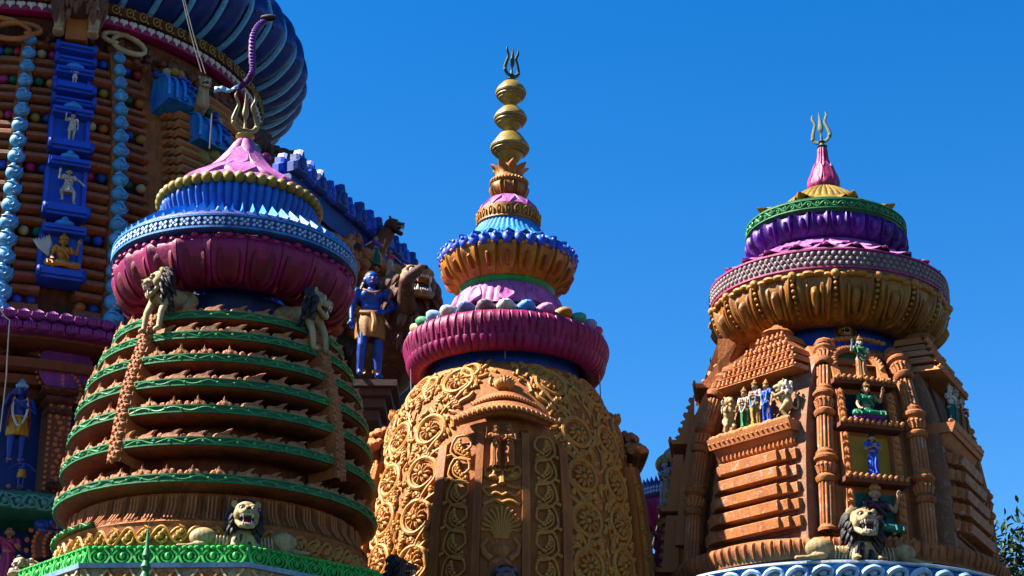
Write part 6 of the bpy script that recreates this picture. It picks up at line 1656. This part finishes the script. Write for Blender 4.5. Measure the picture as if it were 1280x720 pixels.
sfig('pale figure in violet scarf leaning out under the blue crenellated ledge', 469, 333, 50.6, .98, rzf, 'fly', skin=SKINP, cloth=TEAL, top=PURPLE, crown=None, group=gc, tilt=0)
sfig('white skirted figure with lifted arm beneath the carved crowd', 487, 347, 51.3, .92, rzf, 'dance', skin=SKINP, cloth=WHITE, top=PINKD, crown=None, group=gc)
sfig('brown crouching figure nearest the magenta disc in the carved crowd', 447, 326, 50.0, .9, rzf, 'raise', skin=STONE, cloth=SHADE_STONE, top=None, crown=None, legs='short', group=gc)
sfig('blue skinned archer god with yellow waist cloth standing on the dark flank wall', 461, 474, 48.2, 3.25, R(14), 'walk', skin=SKINB, cloth=P('ochre_cloth', (.50, .26, .04), (.35, .16, .02), .5, .4), top=None, crown=None, legs='short', garland=None)
pz = at(461, 476, 48.2).z
s_arch = (at(461, 474, 48.2)-Vector((P1.x, P1.y, 0))).dot(dv)
bk = MB(); p = at(461, 478, 48.2); bk.box(p+Vector((0, .5, -.10)), (.80, .8, .09)); bk.box(p+Vector((0, .7, -.30)), (.62, .8, .10)); bk.box(p+Vector((0, .9, -.55)), (.45, .8, .13)); bk.box(p+Vector((0, 1.1, -.85)), (.28, .8, .15)); bk.build('figure_shelf', SHADE_STONE, SB, 0)
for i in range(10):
    z = zc0-3.9-.75*i; sbox('wall_course', -.8, L_+1.5+.02*i, -3.7, -.72-.10*(i % 2)+.05*i, z, z+.52, SHADE_STONE, top=-.82-.10*(i % 2)+.05*i)
zq = at(480, 520, 52).z
sbox('lotus_sill', -1.0, L_+.9, -3.5, .45, zq-.2, zq+.1, LOTUS)
for i in range(22): inst(None, lbm, LOTUS, 'lotus_bud', SB, sframe(-.8+(L_+1.5)*i/21, .5, zq+.05) @ Matrix.Scale(1.05, 4))
# big lion mask with wild mane looking out to the right
p = at(518, 356, 48.6)
bl = thing('lion_statue', 'large tawny bearded lion jutting out behind the pink spire rings', 'statue', p, (0, 0, R(24)))
lion_head(bl, Euler((R(-8), 0, 0)).to_matrix().to_4x4() @ Matrix.Scale(.68, 4), P('tawny', (.52, .30, .14), (.34, .17, .08), .5, .5), MANEB, 2.4, 17)
m = MB(); m.cap((0, .5, -.9), (-.1, 2.2, -1.8), .8, 1.0, 14); m.cap((-.3, -.2, -.8), (-.6, -.9, -.3), .3, .2, 10); m.cap((-.6, -.9, -.3), (-.2, -1.0, .1), .2, .14, 10)
m.cap((.5, .2, -1.4), (.6, -.2, -2.6), .35, .28, 10); 
obj('body', blob(m, .07, 3), MANEB, bl)
pp_ = at(491, 283, 53.0); gg = thing('gargoyle_statue', 'small dark gargoyle looking out from the end of the blue ledge', 'statue', pp_, (0, 0, R(75)))
lion_head(gg, Matrix.Scale(.30, 4), BROWN, MANEB, 1, 9, False); b = MB(); b.cap((0, .2, -.25), (0, .7, -.9), .26, .36, 12); b.cap((0, .7, -.9), (0, 1.4, -.9), .36, .3, 12); obj('body', b.mesh('body'), BROWN, gg)

# ================================================================== a smaller spire far behind, between the middle and right towers
def far_crown():
    F_ = Tower('distant_tower', 'distant twin tower with yellow bead ring and blue spiked rim behind the right tower', 'temple tower', 56.0, (892, 476), (882, 640))
    r = F_.root; k = .62
    ringpart(F_, 'lotus_cone', F_.prof([(3, 478), (10, 500), (22, 526), (40, 553), (57, 569), (56, 578)], 2), PINK, 48)
    rr, z = F_.wz(60, 582); br_ = ringpart(F_, 'bead_ring', [(rr-.1, z+.06), (rr, z), (rr-.1, z-.06)], OLIVE, 48)
    around(br_, 'bead', MB().ball((0, -rr, z), (.17, .17, .17), seg=10, rings=7).mesh('bead'), OLIVE, 46)
    ringpart(F_, 'fluted_drum', F_.prof([(57, 583), (59, 590), (57, 600), (56, 605), (66, 614), (80, 624)], 2), BLUE, 352, mod=flute(88, .06))
    bd_ = ringpart(F_, 'diamond_band', F_.prof([(86, 622), (91, 625), (91.5, 636), (88, 639)]), VIOLET, 96)
    rp, zp = F_.wz(89, 625); s = MB().add([(-.13, -rp, zp-.05), (.13, -rp, zp-.05), (0, -rp-.03, zp+.30), (0, -rp+.28, zp-.02)], [(0, 1, 2), (1, 3, 2), (3, 0, 2), (0, 3, 1)])
    around(bd_, 'crown_leaf', s.mesh('crown_leaf', 0), BLUED, 66)
    m = MB(); rb, z0 = F_.wz(91.5, 631)
    for i in range(110):
        a = 2*PI*i/110
        for sg in (-1, 1): m.box((0, -rb-.012, z0+sg*.06), (.04, .02, .04), rot=(0, PI/4, 0), m=Matrix.Rotation(a, 4, 'Z'))
    m.build('diamond_relief', BLUEP, bd_, 0)['kind'] = 'stuff'
    bw = ringpart(F_, 'magenta_bowl', F_.prof([(89, 640), (90, 652), (84, 668), (72, 678), (50, 676)], 2), MAGENTA, 96)
    v, f = petal(F_.prof([(90, 643), (90, 654), (84, 668), (72, 677)]), [.34, .34, .30, .1], .13, 10, .09); around(bw, 'lotus_petal', MB().add(v, f).mesh('lotus_petal'), MAGENTA, 22)
    ringpart(F_, 'tower_shaft', F_.prof([(50, 670), (50, 700), (86, 720), (110, 800)])+[(3.4, .6)], STONE, 48)
    for i in range(5):
        rr, z = F_.wz(84+7*i, 712+26*i); ringpart(F_, 'ring_ledge', [(rr-.4, z+.12), (rr, z+.1), (rr, z-.1), (rr-.4, z-.3)], GREEN, 72)
    trident(r, F_.z(478), .95, VERD, rz=R(40))
far_crown()
# small trident standing on a shoulder finial left of the right tower


# ================================================================== wires
def wire(label, pts, rad=.012):
    P_ = [at(*p) for p in pts]; t = thing('wire', label, 'wire', P_[0]); full = []
    for a, b in zip(P_, P_[1:]):
        for k in range(12):
            q = a.lerp(b, k/12); q.z -= .10*math.sin(PI*k/12); full.append(q-P_[0])
    full.append(P_[-1]-P_[0]); MB().tube(full, rad, 5).build('cable', STEEL, t)
wire('pair of pale wires dropping from the crown disc to the small lion head, upper strand', [(226, -12, 46), (252, 90, 46)], .016)
wire('second strand of the wires above the small lion head, slightly to the right', [(228, -12, 46.2), (257, 92, 46.2)], .014)
wire('thin wire hanging down over the second blue bay', [(265, 142, 45), (262, 186, 45)], .02)
wire('pale wire hanging past the left shell strip and the blue god', [(-4, 372, 38), (12, 400, 38), (8, 470, 38), (0, 540, 38)], .016)
wire('thin wire slanting behind the blue archer god', [(466, 345, 51.5), (488, 384, 51.5)], .014)
wire('pale wire hanging between the middle tower and the right tower', [(829, 618, 45), (813, 690, 45)], .014)

# ================================================================== tree in the bottom right corner
def tree(px, py, Y, label):
    base = at(px, py, Y); t = thing('leafy_tree', label, 'tree', (base.x, base.y, 0)); rnd = random.Random(8)
    H_ = base.z; m = MB(); m.tube(spl([(0, 0, 0, ), (.1, 0, H_*.3), (-.1, .1, H_*.6), (0, 0, H_*.85), (.1, 0, H_*1.0)], 3), [.34-.022*i for i in range(13)], 10)
    tips = []
    for i in range(26):
        a = rnd.uniform(0, 2*PI); z0 = H_*rnd.uniform(.62, .98); L = rnd.uniform(1.2, 2.6)*(1.15-(z0/H_-.6)); e = Vector((math.cos(a)*L, math.sin(a)*L, z0+rnd.uniform(.5, 1.5)))
        q = spl([(0, 0, z0), (math.cos(a)*L*.5, math.sin(a)*L*.5, z0+.3), tuple(e)], 4); m.tube(q, [.07-.006*k for k in range(len(q))], 5)
        for k in range(3, len(q)): tips.append(Vector(q[k]))
    obj('trunk', m.mesh('trunk'), BARK, t)
    m = MB()
    for p in tips:
        for j in range(34):
            d = Vector((rnd.gauss(0, .42), rnd.gauss(0, .42), rnd.gauss(0, .36))); c = p+d; L = rnd.uniform(.10, .19); w_ = L*.34
            rot = Euler((rnd.uniform(-1.2, 1.2), rnd.uniform(-.8, .8), rnd.uniform(0, 6.3))).to_matrix()
            V_ = [(0, -L, 0), (w_, -L*.2, .015), (w_*.7, L*.5, .01), (0, L, -.03), (-w_*.7, L*.5, .01), (-w_, -L*.2, .015)]
            m.add([c+rot @ Vector(q) for q in V_], [(0, 1, 2, 3), (0, 3, 4, 5)])
    obj('crown', m.mesh('crown', 0), LEAF, t)
tree(1290, 690, 46.0, 'dark green leafy tree showing past the right tower')
